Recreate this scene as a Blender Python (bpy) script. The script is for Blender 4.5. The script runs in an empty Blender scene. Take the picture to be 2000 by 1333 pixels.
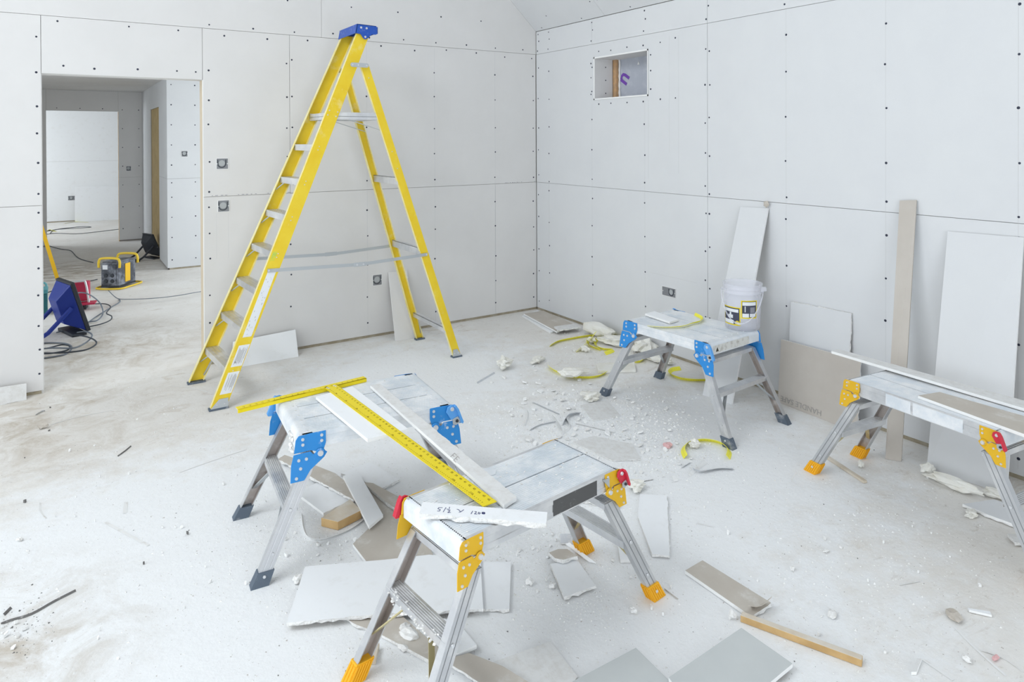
import bpy, bmesh, math, random
from mathutils import Vector, Matrix
from mathutils.noise import noise as pnoise
random.seed(7)
S = bpy.context.scene
COL = S.collection
PI = math.pi
V = Vector
# ------------------------------------------------------------------ camera
# world: room corner at the origin, back wall y=0 (x<0), right wall x=0 (y<0), floor z=0, metres
FL, YAW, PITCH, ROLL = 1334.43, 0.5816, -0.0065, -0.0037
CAM = V((-3.7265, -5.2514, 1.6003)); PPY = 281.65
_f = V((math.sin(YAW)*math.cos(PITCH), math.cos(YAW)*math.cos(PITCH), math.sin(PITCH)))
_r = V((math.cos(YAW), -math.sin(YAW), 0)); _u = _r.cross(_f)
CR = _r*math.cos(ROLL)+_u*math.sin(ROLL); CU = -_r*math.sin(ROLL)+_u*math.cos(ROLL); CF = _f
cd = bpy.data.cameras.new('camera'); cam = bpy.data.objects.new('camera', cd); COL.objects.link(cam)
cam.matrix_world = Matrix(((CR.x, CU.x, -CF.x, CAM.x), (CR.y, CU.y, -CF.y, CAM.y), (CR.z, CU.z, -CF.z, CAM.z), (0, 0, 0, 1)))
cd.sensor_width = 36; cd.lens = FL/2000*36; cd.shift_y = -(666.5-PPY)/2000; cd.clip_start = 0.05
S.camera = cam
# ------------------------------------------------------------------ light
w = bpy.data.worlds.new('sky'); S.world = w; w.use_nodes = True
bg = w.node_tree.nodes['Background']; bg.inputs[0].default_value = (0.80, 0.90, 1.0, 1); bg.inputs[1].default_value = 1.1
S.view_settings.view_transform = 'Standard'; S.view_settings.look = 'None'
S.view_settings.gamma = 1; S.view_settings.use_curve_mapping = False
S.view_settings.exposure = 0.0

def area(name, loc, rot, sx, sy, power, colr, spread=None):
    l = bpy.data.lights.new(name, 'AREA'); l.shape = 'RECTANGLE'; l.size = sx; l.size_y = sy
    l.energy = power; l.color = colr
    if spread: l.spread = spread
    o = bpy.data.objects.new(name, l); COL.objects.link(o); o.location = loc; o.rotation_euler = rot
    return o
DAY = (0.93, 0.97, 1.0)
# daylight through the windows of the left wall, the glazed doors behind the camera, the rooflights
POW = dict(L1=33, L2=13, D=56, R=84, H=34, H2=112, F=58, W=1.8)
area('glazed_door_daylight', (-7.42, -2.8, 1.12), (0, -PI/2, 0), 2.0, 2.7, POW['L1'], DAY)
area('window_daylight', (-7.42, -5.95, 1.5), (0, -PI/2, 0), 1.3, 1.9, POW['L2'], DAY)
area('rear_door_daylight', (-3.9, -8.15, 1.15), (-PI/2, 0, PI), 3.4, 2.1, POW['D'], DAY)
area('rooflight_daylight', (-5.85, -3.2, 4.05), (0, math.radians(-43), 0), 1.4, 3.2, POW['R'], DAY)
area('hall_window_daylight', (-6.35, 2.2, 1.3), (0, -PI/2, 0), 1.5, 2.2, POW['H'], (0.88, 0.95, 1.0))
area('hall_end_added_fill', (1.33, 2.2, 1.3), (0, PI/2, 0), 1.5, 2.2, POW['H2'], (0.86, 0.94, 1.0))  # added fill lamp at the unseen hall end, brightens the boxed corner
area('far_window_daylight', (-6.3, 9.2, 1.4), (0, -PI/2, 0), 1.5, 2.0, POW['F'], (0.90, 0.96, 1.0))
bg.inputs[1].default_value = POW['W']

def ray(px, py):
    return CF + CR*((px-1000)/FL) + CU*((PPY-py)/FL)
def G(px, py, z=0.0):              # point of the horizontal plane z seen along a surveyed sight line
    d = ray(px, py); return CAM + d*((z-CAM.z)/d.z)
def WX(px, py, x=0.0):
    d = ray(px, py); return CAM + d*((x-CAM.x)/d.x)
def WY(px, py, y=0.0):
    d = ray(px, py); return CAM + d*((y-CAM.y)/d.y)
# ------------------------------------------------------------------ materials
def mat(name, col, rough=.6, metal=0.0, noise=None, bump=None, dust=None, trans=None, bscale=60):
    """noise=(colour2, scale, detail, lo, hi); dust=(colour, scale, lo, hi); bump=strength"""
    m = bpy.data.materials.new(name); m.use_nodes = True; N = m.node_tree.nodes; L = m.node_tree.links
    b = N['Principled BSDF']; b.inputs['Roughness'].default_value = rough; b.inputs['Metallic'].default_value = metal
    b.inputs['Specular IOR Level'].default_value = 0.35
    c = (*col, 1); b.inputs['Base Color'].default_value = c
    tc = N.new('ShaderNodeTexCoord'); out = None
    def nz(scale, det=4, rgh=.6):
        n = N.new('ShaderNodeTexNoise'); n.inputs['Scale'].default_value = scale; n.inputs['Detail'].default_value = det
        n.inputs['Roughness'].default_value = rgh; L.new(tc.outputs['Object'], n.inputs['Vector']); return n
    def ramp(src, lo, hi):
        r = N.new('ShaderNodeMapRange'); r.inputs[1].default_value = lo; r.inputs[2].default_value = hi
        L.new(src, r.inputs[0]); return r.outputs[0]
    def mix(f, a, bb):
        x = N.new('ShaderNodeMix'); x.data_type = 'RGBA'
        L.new(f, x.inputs[0])
        if isinstance(a, tuple): x.inputs[6].default_value = a
        else: L.new(a, x.inputs[6])
        x.inputs[7].default_value = bb; return x.outputs[2]
    if noise:
        c2, sc, det, lo, hi = noise
        out = mix(ramp(nz(sc, det).outputs['Fac'], lo, hi), c, (*c2, 1))
    if dust:
        dc, sc, lo, hi = dust
        f = ramp(nz(sc, 6, .7).outputs['Fac'], lo, hi)
        out = mix(f, out if out is not None else c, (*dc, 1))
        if metal > 0:
            mm = N.new('ShaderNodeMapRange'); mm.inputs[1].default_value = 0; mm.inputs[2].default_value = 1
            mm.inputs[3].default_value = metal; mm.inputs[4].default_value = 0; L.new(f, mm.inputs[0])
            L.new(mm.outputs[0], b.inputs['Metallic'])
    if out is not None: L.new(out, b.inputs['Base Color'])
    if bump:
        bp = N.new('ShaderNodeBump'); bp.inputs['Strength'].default_value = bump; bp.inputs['Distance'].default_value = 0.004
        L.new(nz(bscale, 6, .65).outputs['Fac'], bp.inputs['Height']); L.new(bp.outputs[0], b.inputs['Normal'])
    return m
DUST = (0.80, 0.79, 0.77)
M = {}
M['board'] = mat('plasterboard_paper', (0.755, 0.745, 0.735), .85, noise=((0.725, 0.715, 0.705), 3, 4, .35, .7), bump=.05, bscale=160)
M['board_cool'] = mat('plasterboard_paper_cool', (0.735, 0.745, 0.755), .85, noise=((0.71, 0.72, 0.735), 3, 4, .35, .7), bump=.05, bscale=160)
M['white'] = mat('ivory_face_paper', (0.90, 0.915, 0.93), .8, dust=((0.82, 0.82, 0.815), 14, .56, .82), bump=.06)
M['dusty'] = mat('dusty_face_paper', (0.77, 0.77, 0.76), .9, dust=((0.68, 0.665, 0.64), 30, .45, .7), bump=.3)
M['brown'] = mat('brown_back_paper', (0.54, 0.49, 0.43), .9, noise=((0.60, 0.56, 0.50), 6, 5, .35, .7), dust=(DUST, 9, .56, .82), bump=.08)
M['brown_wall'] = mat('brown_board_back', (0.55, 0.505, 0.455), .9, noise=((0.60, 0.56, 0.51), 4, 5, .35, .7), bump=.05)
M['gypsum'] = mat('gypsum_core', (0.86, 0.855, 0.84), .95, noise=((0.62, 0.60, 0.56), 120, 4, .5, .75), bump=.8, bscale=200)
M['edge'] = mat('bound_board_edge', (0.90, 0.90, 0.89), .8)
M['crumb'] = mat('plaster_crumb', (0.86, 0.855, 0.84), .95, noise=((0.66, 0.64, 0.60), 30, 3, .45, .7), bump=.3)
M['paper'] = mat('torn_paper', (0.88, 0.88, 0.87), .9, noise=((0.72, 0.70, 0.67), 25, 3, .55, .75))
M['groove'] = mat('leg_groove', (0.34, 0.35, 0.36), .6)
M['greypaper'] = mat('grey_torn_paper', (0.60, 0.62, 0.65), .9, dust=(DUST, 30, .5, .7))
M['darkscrap'] = mat('dark_sliver', (0.16, 0.155, 0.15), .8, dust=(DUST, 40, .55, .8))
M['screw'] = mat('black_screw_head', (0.03, 0.035, 0.06), .5)
M['pencil'] = mat('pencil_line', (0.64, 0.645, 0.65), .9)
M['dpencil'] = mat('dark_pencil_mark', (0.22, 0.22, 0.27), .9)
M['void'] = mat('stud_void', (0.34, 0.31, 0.28), .9)
M['deckvoid'] = mat('dark_gap_backing', (0.16, 0.17, 0.18), .7)
M['scaleink'] = mat('faded_scale_print', (0.36, 0.27, 0.02), .6)
M['timber_pale'] = mat('pale_lining_timber', (0.66, 0.56, 0.42), .8)
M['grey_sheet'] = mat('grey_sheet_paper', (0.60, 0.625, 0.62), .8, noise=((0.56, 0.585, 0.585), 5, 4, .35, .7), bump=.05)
M['alu_leg'] = mat('leg_aluminium', (0.58, 0.59, 0.61), .42, .75, dust=((0.74, 0.73, 0.71), 6, .50, .78))
M['timber'] = mat('sawn_timber', (0.62, 0.42, 0.20), .8, noise=((0.46, 0.29, 0.12), 9, 5, .4, .7), bump=.2)
M['timber_dusty'] = mat('dusty_timber', (0.64, 0.55, 0.43), .9, noise=((0.72, 0.67, 0.59), 12, 5, .35, .65), bump=.2)
M['sole'] = mat('sole_plate_timber', (0.36, 0.31, 0.22), .9, dust=((0.52, 0.48, 0.40), 10, .45, .75))
M['timber_old'] = mat('yellowed_timber', (0.56, 0.42, 0.20), .8, noise=((0.46, 0.33, 0.15), 7, 5, .4, .7))
M['alu'] = mat('aluminium', (0.70, 0.71, 0.73), .38, .75, noise=((0.62, 0.63, 0.65), 20, 3, .4, .7), dust=((0.76, 0.755, 0.74), 7, .45, .72))
M['alu_deck'] = mat('dusty_aluminium_deck', (0.70, 0.75, 0.80), .5, .25, dust=((0.85, 0.86, 0.87), 9, .38, .62), bump=.25)
M['alu_in'] = mat('shaded_channel_aluminium', (0.50, 0.45, 0.42), .5, .5, dust=((0.62, 0.60, 0.58), 12, .5, .7))  # shade inside the leg channels, painted as a darker brown
M['steel'] = mat('zinc_steel', (0.55, 0.58, 0.60), .4, .7)
M['brass'] = mat('gold_passivated_steel', (0.60, 0.52, 0.28), .4, .6, dust=(DUST, 15, .6, .85))
M['bolt'] = mat('rivet_steel', (0.72, 0.73, 0.75), .35, .5)
M['blue'] = mat('blue_hinge_paint', (0.03, 0.26, 0.66), .45, dust=(DUST, 16, .60, .80))
M['blue_l'] = mat('light_blue_hinge_paint', (0.12, 0.38, 0.80), .45, dust=(DUST, 18, .62, .85))
M['yel'] = mat('yellow_hinge_paint', (0.76, 0.45, 0.02), .45, dust=(DUST, 16, .64, .85))
M['yelfoot'] = mat('orange_rubber', (0.90, 0.46, 0.02), .55, dust=(DUST, 22, .66, .9))
M['greyfoot'] = mat('grey_rubber', (0.11, 0.14, 0.18), .6, dust=((0.5, 0.5, 0.5), 14, .52, .75))
M['red'] = mat('red_latch_paint', (0.62, 0.03, 0.06), .4, dust=(DUST, 20, .68, .9))
M['dark'] = mat('dark_rail_tape', (0.09, 0.09, 0.09), .5, dust=((.5, .5, .5), 25, .58, .85))
M['grp'] = mat('yellow_fibreglass', (0.86, 0.64, 0.04), .42, noise=((0.82, 0.56, 0.02), 8, 4, .35, .7), dust=((0.86, 0.78, 0.45), 5, .58, .85))
M['grp_edge'] = mat('pale_yellow_fibreglass_edge', (0.88, 0.80, 0.42), .5, noise=((0.86, 0.72, 0.22), 9, 3, .4, .7))
M['cap'] = mat('blue_plastic_cap', (0.02, 0.09, 0.45), .4, dust=((0.25, 0.32, 0.6), 30, .55, .8))
M['sq'] = mat('yellow_square_paint', (0.88, 0.70, 0.01), .38, dust=(DUST, 18, .70, .95))
M['strap'] = mat('yellow_banding', (0.96, 0.90, 0.08), .4)
M['foam'] = mat('white_insulating_foam', (0.86, 0.85, 0.80), .9, noise=((0.80, 0.77, 0.68), 12, 4, .4, .7), bump=.6, bscale=50)
M['ink'] = mat('black_print', (0.05, 0.045, 0.03), .6)
M['navy'] = mat('navy_marker', (0.02, 0.03, 0.16), .6)
M['greyprint'] = mat('grey_print', (0.38, 0.36, 0.34), .9)
M['faintprint'] = mat('faint_print', (0.46, 0.42, 0.38), .9)
M['sticker'] = mat('white_sticker', (0.80, 0.82, 0.84), .5, dust=((0.6, 0.6, 0.5), 30, .62, .8))
M['purple'] = mat('purple_print', (0.20, 0.08, 0.45), .6)
M['insul'] = mat('foil_insulation', (0.50, 0.53, 0.60), .55, noise=((0.60, 0.62, 0.68), 14, 5, .5, .75))
M['brick'] = mat('orange_wood_edge', (0.62, 0.38, 0.20), .9, noise=((0.52, 0.34, 0.2), 30, 3, .4, .6))
M['boxgrey'] = mat('galvanised_back_box', (0.26, 0.27, 0.29), .45, .3)
M['conduit'] = mat('pale_plug', (0.44, 0.46, 0.47), .6)
M['black'] = mat('black_plastic', (0.035, 0.04, 0.05), .5, dust=((.4, .42, .46), 8, .6, .85))
M['trf'] = mat('dusty_black_case', (0.07, 0.075, 0.09), .6, dust=((.42, .45, .52), 7, .45, .75))
M['tube'] = mat('yellow_tube_paint', (0.86, 0.60, 0.05), .4)
M['dblue'] = mat('dark_blue_casting', (0.015, 0.04, 0.30), .45)
M['teal'] = mat('teal_plastic', (0.03, 0.17, 0.19), .5)
M['redcase'] = mat('red_case_paint', (0.50, 0.03, 0.08), .5)
M['cable'] = mat('dark_cable', (0.05, 0.06, 0.075), .6)
M['cable_g'] = mat('grey_cable', (0.20, 0.23, 0.27), .6)
M['polyel'] = mat('yellow_pole_paint', (0.85, 0.50, 0.02), .5)
M['pink'] = mat('pink_plaster', (0.78, 0.48, 0.48), .9)
M['lens'] = mat('grey_lamp_glass', (0.25, 0.27, 0.3), .15)
# translucent bucket plastic
m = bpy.data.materials.new('translucent_plastic'); m.use_nodes = True; N = m.node_tree.nodes; L = m.node_tree.links
b = N['Principled BSDF']; b.inputs['Base Color'].default_value = (0.86, 0.87, 0.95, 1); b.inputs['Roughness'].default_value = .25
tr = N.new('ShaderNodeBsdfTransparent'); mx = N.new('ShaderNodeMixShader'); mx.inputs[0].default_value = .30
L.new(tr.outputs[0], mx.inputs[1]); L.new(b.outputs[0], mx.inputs[2]); L.new(mx.outputs[0], N['Material Output'].inputs[0])
M['bucket'] = m
# floor
m = bpy.data.materials.new('dusty_concrete_screed'); m.use_nodes = True; N = m.node_tree.nodes; L = m.node_tree.links
b = N['Principled BSDF']; b.inputs['Roughness'].default_value = .85; b.inputs['Specular IOR Level'].default_value = .2
tc = N.new('ShaderNodeTexCoord')
def fn_noise(scale, det=6, r=.65, vec=None, dist=0):
    n = N.new('ShaderNodeTexNoise'); n.inputs['Scale'].default_value = scale; n.inputs['Detail'].default_value = det
    n.inputs['Roughness'].default_value = r; n.inputs['Distortion'].default_value = dist
    L.new(vec or tc.outputs['Object'], n.inputs['Vector']); return n.outputs['Fac']
def fn_range(src, lo, hi, a=0.0, c=1.0):
    r = N.new('ShaderNodeMapRange'); r.inputs[1].default_value = lo; r.inputs[2].default_value = hi
    r.inputs[3].default_value = a; r.inputs[4].default_value = c; L.new(src, r.inputs[0]); return r.outputs[0]
def fn_mix(f, a, c):
    x = N.new('ShaderNodeMix'); x.data_type = 'RGBA'; L.new(f, x.inputs[0])
    for i, v in ((6, a), (7, c)):
        if isinstance(v, tuple): x.inputs[i].default_value = (*v, 1)
        else: L.new(v, x.inputs[i])
    return x.outputs[2]
def fn_math(op, a, c):
    x = N.new('ShaderNodeMath'); x.operation = op
    for i, v in ((0, a), (1, c)):
        if isinstance(v, (int, float)): x.inputs[i].default_value = v
        else: L.new(v, x.inputs[i])
    return x.outputs[0]
mp = N.new('ShaderNodeMapping'); mp.inputs['Rotation'].default_value = (0, 0, .5); mp.inputs['Scale'].default_value = (1.0, 1.9, 1)
L.new(tc.outputs['Object'], mp.inputs['Vector'])
c0 = fn_mix(fn_range(fn_noise(1.3, 5), .35, .68), (0.85, 0.835, 0.805), (0.765, 0.735, 0.69))
c1 = fn_mix(fn_range(fn_noise(3.4, 8, .74, mp.outputs[0], 1.4), .575, .78), c0, (0.55, 0.48, 0.40))
c2 = fn_mix(fn_range(fn_noise(11, 8, .75, mp.outputs[0], .6), .585, .72), c1, (0.54, 0.49, 0.43))
# white plaster dust spread where the boards are cut around the trestles; last blob whitens the floor by the stepladder
def blob(cx, cy, r0, r1):
    v = N.new('ShaderNodeVectorMath'); v.operation = 'DISTANCE'; L.new(tc.outputs['Object'], v.inputs[0]); v.inputs[1].default_value = (cx, cy, 0)
    return fn_range(v.outputs['Value'], r0, r1, 1.0, 0.0)
bl = fn_math('MAXIMUM', fn_math('MAXIMUM', blob(-2.6, -3.0, .9, 2.4), blob(-1.2, -2.8, .4, 1.6)), fn_math('MAXIMUM', blob(-3.4, -2.3, .4, 1.5), blob(-1.7, -1.0, .3, 1.4)))
df = fn_range(fn_math('ADD', fn_math('MULTIPLY', bl, .62), fn_noise(7, 8, .7)), .66, .98)
c3 = fn_mix(df, c2, (0.89, 0.90, 0.905))
sp = fn_range(fn_noise(75, 3, .6), .67, .72)
c4 = fn_mix(sp, c3, (0.48, 0.44, 0.40))
# grubby trodden patch in the hall
c5 = fn_mix(fn_math('MULTIPLY', blob(-3.75, 4.6, .2, 1.5), fn_range(fn_noise(5, 8, .7, mp.outputs[0]), .38, .6)), c4, (0.42, 0.36, 0.29))
dirt = fn_math('MAXIMUM', fn_math('MAXIMUM', blob(-4.15, -.5, .2, 1.3), blob(-4.1, -2.6, .15, .75)), blob(-3.5, .9, .2, 1.1))
c6 = fn_mix(fn_math('MULTIPLY', dirt, fn_range(fn_noise(4.5, 8, .74, None, .8), .44, .66, .04, .9)), c5, (0.50, 0.43, 0.34))
L.new(c6, b.inputs['Base Color'])
bp = N.new('ShaderNodeBump'); bp.inputs['Strength'].default_value = .55; bp.inputs['Distance'].default_value = .006
hh = fn_math('ADD', fn_math('MULTIPLY', fn_noise(26, 8, .7), 1.0), fn_math('MULTIPLY', fn_noise(5, 5, .6, mp.outputs[0]), .9))
L.new(hh, bp.inputs['Height']); L.new(bp.outputs[0], b.inputs['Normal'])
M['floor'] = m

# ------------------------------------------------------------------ mesh helpers
class MB:
    def __init__(s): s.v = []; s.f = []; s.m = []
    def add(s, vs, fs, mi=0):
        o = len(s.v); s.v += [V(p) for p in vs]; s.f += [[i+o for i in f] for f in fs]; s.m += [mi]*len(fs); return s
    def box(s, a, b, mi=0, T=None):
        x0, y0, z0 = a; x1, y1, z1 = b
        vs = [V((x, y, z)) for z in (z0, z1) for x, y in ((x0, y0), (x1, y0), (x1, y1), (x0, y1))]
        if T: vs = [T @ v for v in vs]
        return s.add(vs, [[3, 2, 1, 0], [4, 5, 6, 7], [0, 1, 5, 4], [1, 2, 6, 5], [2, 3, 7, 6], [3, 0, 4, 7]], mi)
    def sweep(s, prof, p0, p1, ex=V((1, 0, 0)), ey=V((0, 1, 0)), mi=0, s1=1.0):
        n = len(prof); p0 = V(p0); p1 = V(p1)
        vs = [p0+ex*x+ey*y for x, y in prof]+[p1+ex*x*s1+ey*y*s1 for x, y in prof]
        fs = [[i, (i+1) % n, (i+1) % n+n, i+n] for i in range(n)]+[list(range(n))[::-1], list(range(n, 2*n))]
        return s.add(vs, fs, mi)
    def prism(s, poly, d, mi=0, mcap=None):
        """poly: 3-d corners of one face, d: extrusion vector"""
        n = len(poly); d = V(d); vs = [V(p) for p in poly]+[V(p)+d for p in poly]
        s.add(vs, [[i, (i+1) % n, (i+1) % n+n, i+n] for i in range(n)], mi)
        o = len(s.v)-2*n; mc = mi if mcap is None else mcap
        s.f += [[o+i for i in range(n)][::-1], [o+n+i for i in range(n)]]; s.m += [mc, mc]; return s
    def tube(s, pts, r, n=8, mi=0, closed=False, cap=True):
        pts = [V(p) for p in pts]; k = len(pts); rings = []; prev = None
        for i, p in enumerate(pts):
            a = pts[(i-1) % k] if (closed or i > 0) else p; c = pts[(i+1) % k] if (closed or i < k-1) else p
            t = (c-a).normalized()
            if prev is None: u = t.orthogonal().normalized()
            else: u = (prev-t*prev.dot(t)).normalized()
            prev = u; w2 = t.cross(u)
            rr = r[i] if isinstance(r, (list, tuple)) else r
            rings.append([p+(u*math.cos(2*PI*j/n)+w2*math.sin(2*PI*j/n))*rr for j in range(n)])
        o = len(s.v)
        for R_ in rings: s.v += R_
        for i in range(k if closed else k-1):
            for j in range(n):
                q = (i+1) % k
                s.f.append([o+i*n+j, o+i*n+(j+1) % n, o+q*n+(j+1) % n, o+q*n+j]); s.m.append(mi)
        if cap and not closed:
            s.f += [[o+j for j in range(n)][::-1], [o+(k-1)*n+j for j in range(n)]]; s.m += [mi, mi]
        return s
    def lathe(s, prof, c=(0, 0, 0), n=32, mi=0):
        o = len(s.v); k = len(prof)
        for r, z in prof:
            s.v += [V((c[0]+r*math.cos(2*PI*j/n), c[1]+r*math.sin(2*PI*j/n), c[2]+z)) for j in range(n)]
        for i in range(k-1):
            for j in range(n):
                s.f.append([o+i*n+j, o+i*n+(j+1) % n, o+(i+1)*n+(j+1) % n, o+(i+1)*n+j]); s.m.append(mi)
        return s
    def disc(s, c, nrm, r, h=.002, n=8, mi=0):
        nrm = V(nrm).normalized(); u = nrm.orthogonal().normalized(); w2 = nrm.cross(u); c = V(c)
        vs = [c+(u*math.cos(2*PI*j/n)+w2*math.sin(2*PI*j/n))*r for j in range(n)]
        vs += [v+nrm*h-(v-c)*.15 for v in vs]
        return s.add(vs, [[j, (j+1) % n, (j+1) % n+n, j+n] for j in range(n)]+[list(range(n, 2*n))], mi)
    def blob(s, c, size, seed=0, rough=.35, sub=2, mi=0, rot=0):
        bm = bmesh.new(); bmesh.ops.create_icosphere(bm, subdivisions=sub, radius=1)
        o = len(s.v); R_ = Matrix.Rotation(rot, 3, 'Z')
        for v in bm.verts:
            p = v.co.copy(); k = 1+rough*pnoise(p*1.7+V((seed*7.1, seed*3.3, 0)))*1.6+rough*.5*pnoise(p*4+V((0, seed*5, 9)))
            q = V((p.x*size[0], p.y*size[1], p.z*size[2]))*k
            s.v.append(V(c)+R_ @ q)
        for f in bm.faces: s.f.append([o+v.index for v in f.verts]); s.m.append(mi)
        bm.free(); return s
    def build(s, name, mats, parent=None, origin=None, smooth=False, bevel=0, kind=None, flip=False):
        me = bpy.data.meshes.new(name)
        if not isinstance(mats, (list, tuple)): mats = [mats]
        vs = s.v; o = V(origin) if origin is not None else V((0, 0, 0))
        me.from_pydata([tuple(v-o) for v in vs], [], s.f)
        for mm in mats: me.materials.append(mm if not isinstance(mm, str) else M[mm])
        me.polygons.foreach_set('material_index', s.m)
        bm = bmesh.new(); bm.from_mesh(me); bmesh.ops.recalc_face_normals(bm, faces=bm.faces); bm.to_mesh(me); bm.free()
        if smooth: me.polygons.foreach_set('use_smooth', [True]*len(me.polygons))
        me.update()
        ob = bpy.data.objects.new(name, me); COL.objects.link(ob); ob.location = o
        if parent:
            ob.parent = parent
        if bevel:
            bv = ob.modifiers.new('bevel', 'BEVEL'); bv.width = bevel; bv.segments = 2; bv.limit_method = 'ANGLE'; bv.angle_limit = .7
        if kind: ob['kind'] = kind
        return ob

def tag(o, label=None, cat=None, group=None, kind=None):
    if label: o['label'] = label
    if cat: o['category'] = cat
    if group: o['group'] = group
    if kind: o['kind'] = kind
    return o
def thing(name, label, cat, loc=(0, 0, 0), rz=0, group=None):
    o = bpy.data.objects.new(name, None); COL.objects.link(o); o.empty_display_size = .1
    o.location = loc; o.rotation_euler = (0, 0, rz); return tag(o, label, cat, group)
def child_world(ob, par):       # parent an object that was built in world coordinates (parent only translated/rotated about z)
    ob.parent = par
    mw = Matrix.Translation(par.location) @ Matrix.Rotation(par.rotation_euler.z, 4, 'Z')
    ob.matrix_parent_inverse = mw.inverted(); return ob
def smooth_path(pts, k=6, closed=False):
    pts = [V(p) for p in pts]; n = len(pts); out = []
    rng = range(n if closed else n-1)
    for i in rng:
        p0 = pts[(i-1) % n] if (closed or i > 0) else pts[i]; p1 = pts[i]; p2 = pts[(i+1) % n]
        p3 = pts[(i+2) % n] if (closed or i+2 < n) else p2
        for j in range(k):
            t = j/k
            out.append(.5*((2*p1)+(-p0+p2)*t+(2*p0-5*p1+4*p2-p3)*t*t+(-p0+3*p1-3*p2+p3)*t**3))
    if not closed: out.append(pts[-1])
    return out
def text_mesh(txt, size, T, mats, name, parent=None, thick=.0004, squash=1.0):
    cu = bpy.data.curves.new('txt', 'FONT'); cu.body = txt; cu.size = size; cu.extrude = thick; cu.resolution_u = 2; cu.offset = .0 if len(txt) > 1 or txt != 'n' else .004
    cu.align_x = 'CENTER'; cu.align_y = 'CENTER'
    ob = bpy.data.objects.new('txt', cu); me = bpy.data.meshes.new_from_object(ob)
    bpy.data.objects.remove(ob); bpy.data.curves.remove(cu)
    me.name = name; me.materials.clear(); me.materials.append(M[mats]); me.transform(T)
    o = bpy.data.objects.new(name, me); COL.objects.link(o)
    return o
def merge_text(items, mats, name):
    """items: list of (text,size,matrix) -> one object"""
    bm = bmesh.new()
    for t, s_, T in items:
        o = text_mesh(t, s_, T, mats, 'tmp'); bm.from_mesh(o.data); me = o.data
        bpy.data.objects.remove(o); bpy.data.meshes.remove(me)
    me = bpy.data.meshes.new(name); bm.to_mesh(me); bm.free(); me.materials.append(M[mats])
    o = bpy.data.objects.new(name, me); COL.objects.link(o); return o

# plasterboard offcut / sheet.  face: corners of the visible paper face (3-d), thickness behind it
def slab(name, label, cat, face, t=.0125, mats=('white', 'gypsum', 'brown'), rough=(), group=None, down=None, seed=None, kindless=False):
    rnd = random.Random(seed if seed is not None else hash(label or name) % 9999 if False else sum(map(ord, label or name)))
    face = [V(p) for p in face]; n = len(face)
    nrm = V((0, 0, 0))
    for i in range(n):
        a = face[i]; c = face[(i+1) % n]
        nrm += V(((a.y-c.y)*(a.z+c.z), (a.z-c.z)*(a.x+c.x), (a.x-c.x)*(a.y+c.y)))
    nrm.normalize()
    if down is None: down = V((0, 0, -1))
    if nrm.dot(V(down)) > 0: nrm = -nrm
    d = -nrm*t
    ctr = sum(face, V((0, 0, 0)))/n
    top = []; mid = []; bot = []
    for i in range(n):
        a = face[i]; c = face[(i+1) % n]; e = c-a; L_ = e.length; broken = rough == 'all' or i in rough
        k = max(1, int(L_/.018)) if broken else 1
        perp = e.cross(nrm).normalized()
        if perp.dot(a-ctr) < 0: perp = -perp
        for j in range(k):
            p = a+e*(j/k)
            jt = rnd.uniform(-.0022, .0022) if (broken and j) else 0
            top.append(p+perp*jt)
            mid.append(p+d*.5+perp*((rnd.uniform(-.004, .006)) if broken else .0006))
            bot.append(p+d+perp*(rnd.uniform(-.008, .004) if broken else 0))
    m_ = len(top); mb = MB(); mb.v = top+mid+bot
    mb.f = [list(range(m_))]; mb.m = [0]
    for i in range(m_):
        q = (i+1) % m_
        mb.f += [[i, q, q+m_, i+m_], [i+m_, q+m_, q+2*m_, i+2*m_]]; mb.m += [1, 1]
    mb.f.append([2*m_+i for i in range(m_)][::-1]); mb.m.append(2)
    base = V((ctr.x, ctr.y, min(v.z for v in mb.v)))
    o = mb.build(name, [M[x] for x in mats], origin=base)
    if label: tag(o, label, cat, group)
    return o
def pts(zs, *pp):
    """surveyed corners on a horizontal plane, zs a height or list of heights"""
    if isinstance(zs, (int, float)): zs = [zs]*len(pp)
    return [G(x, y, z) for (x, y), z in zip(pp, zs)]

# ------------------------------------------------------------------ setting
fl = MB(); fl.box((-10, -8.2, -.12), (3.5, 13, 0)); tag(fl.build('floor', 'floor'), kind='structure')

GAP = .0011
def panel(parent, a, b, axis, face='board', side=1):
    """plasterboard sheet: a,b are (u,z) ranges on the wall plane; axis 'y' plane y=0 facing -y, axis 'x' plane x=0 facing -x"""
    mb = MB(); g = GAP
    if axis == 'y': mb.box((a[0]+g, 0, b[0]+g), (a[1]-g, .0125, b[1]-g))
    else: mb.box((0, a[0]+g, b[0]+g), (.0125, a[1]-g, b[1]-g))
    o = mb.build('plasterboard_panel', face, parent, bevel=.0015); return o
def poly_panel(parent, poly, axis, face='board'):
    mb = MB()
    if axis == 'y': mb.prism([(u, 0, z) for u, z in poly], (0, .0125, 0))
    else: mb.prism([(0, u, z) for u, z in poly], (.0125, 0, 0))
    return mb.build('plasterboard_panel', face, parent)
DL, DR, DH = -3.838, -2.896, 2.032      # opening to the hall
EAVE = 2.616; SL = math.tan(math.radians(43)); RX = -3.75; RIDGE = EAVE+SL*3.75
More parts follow.
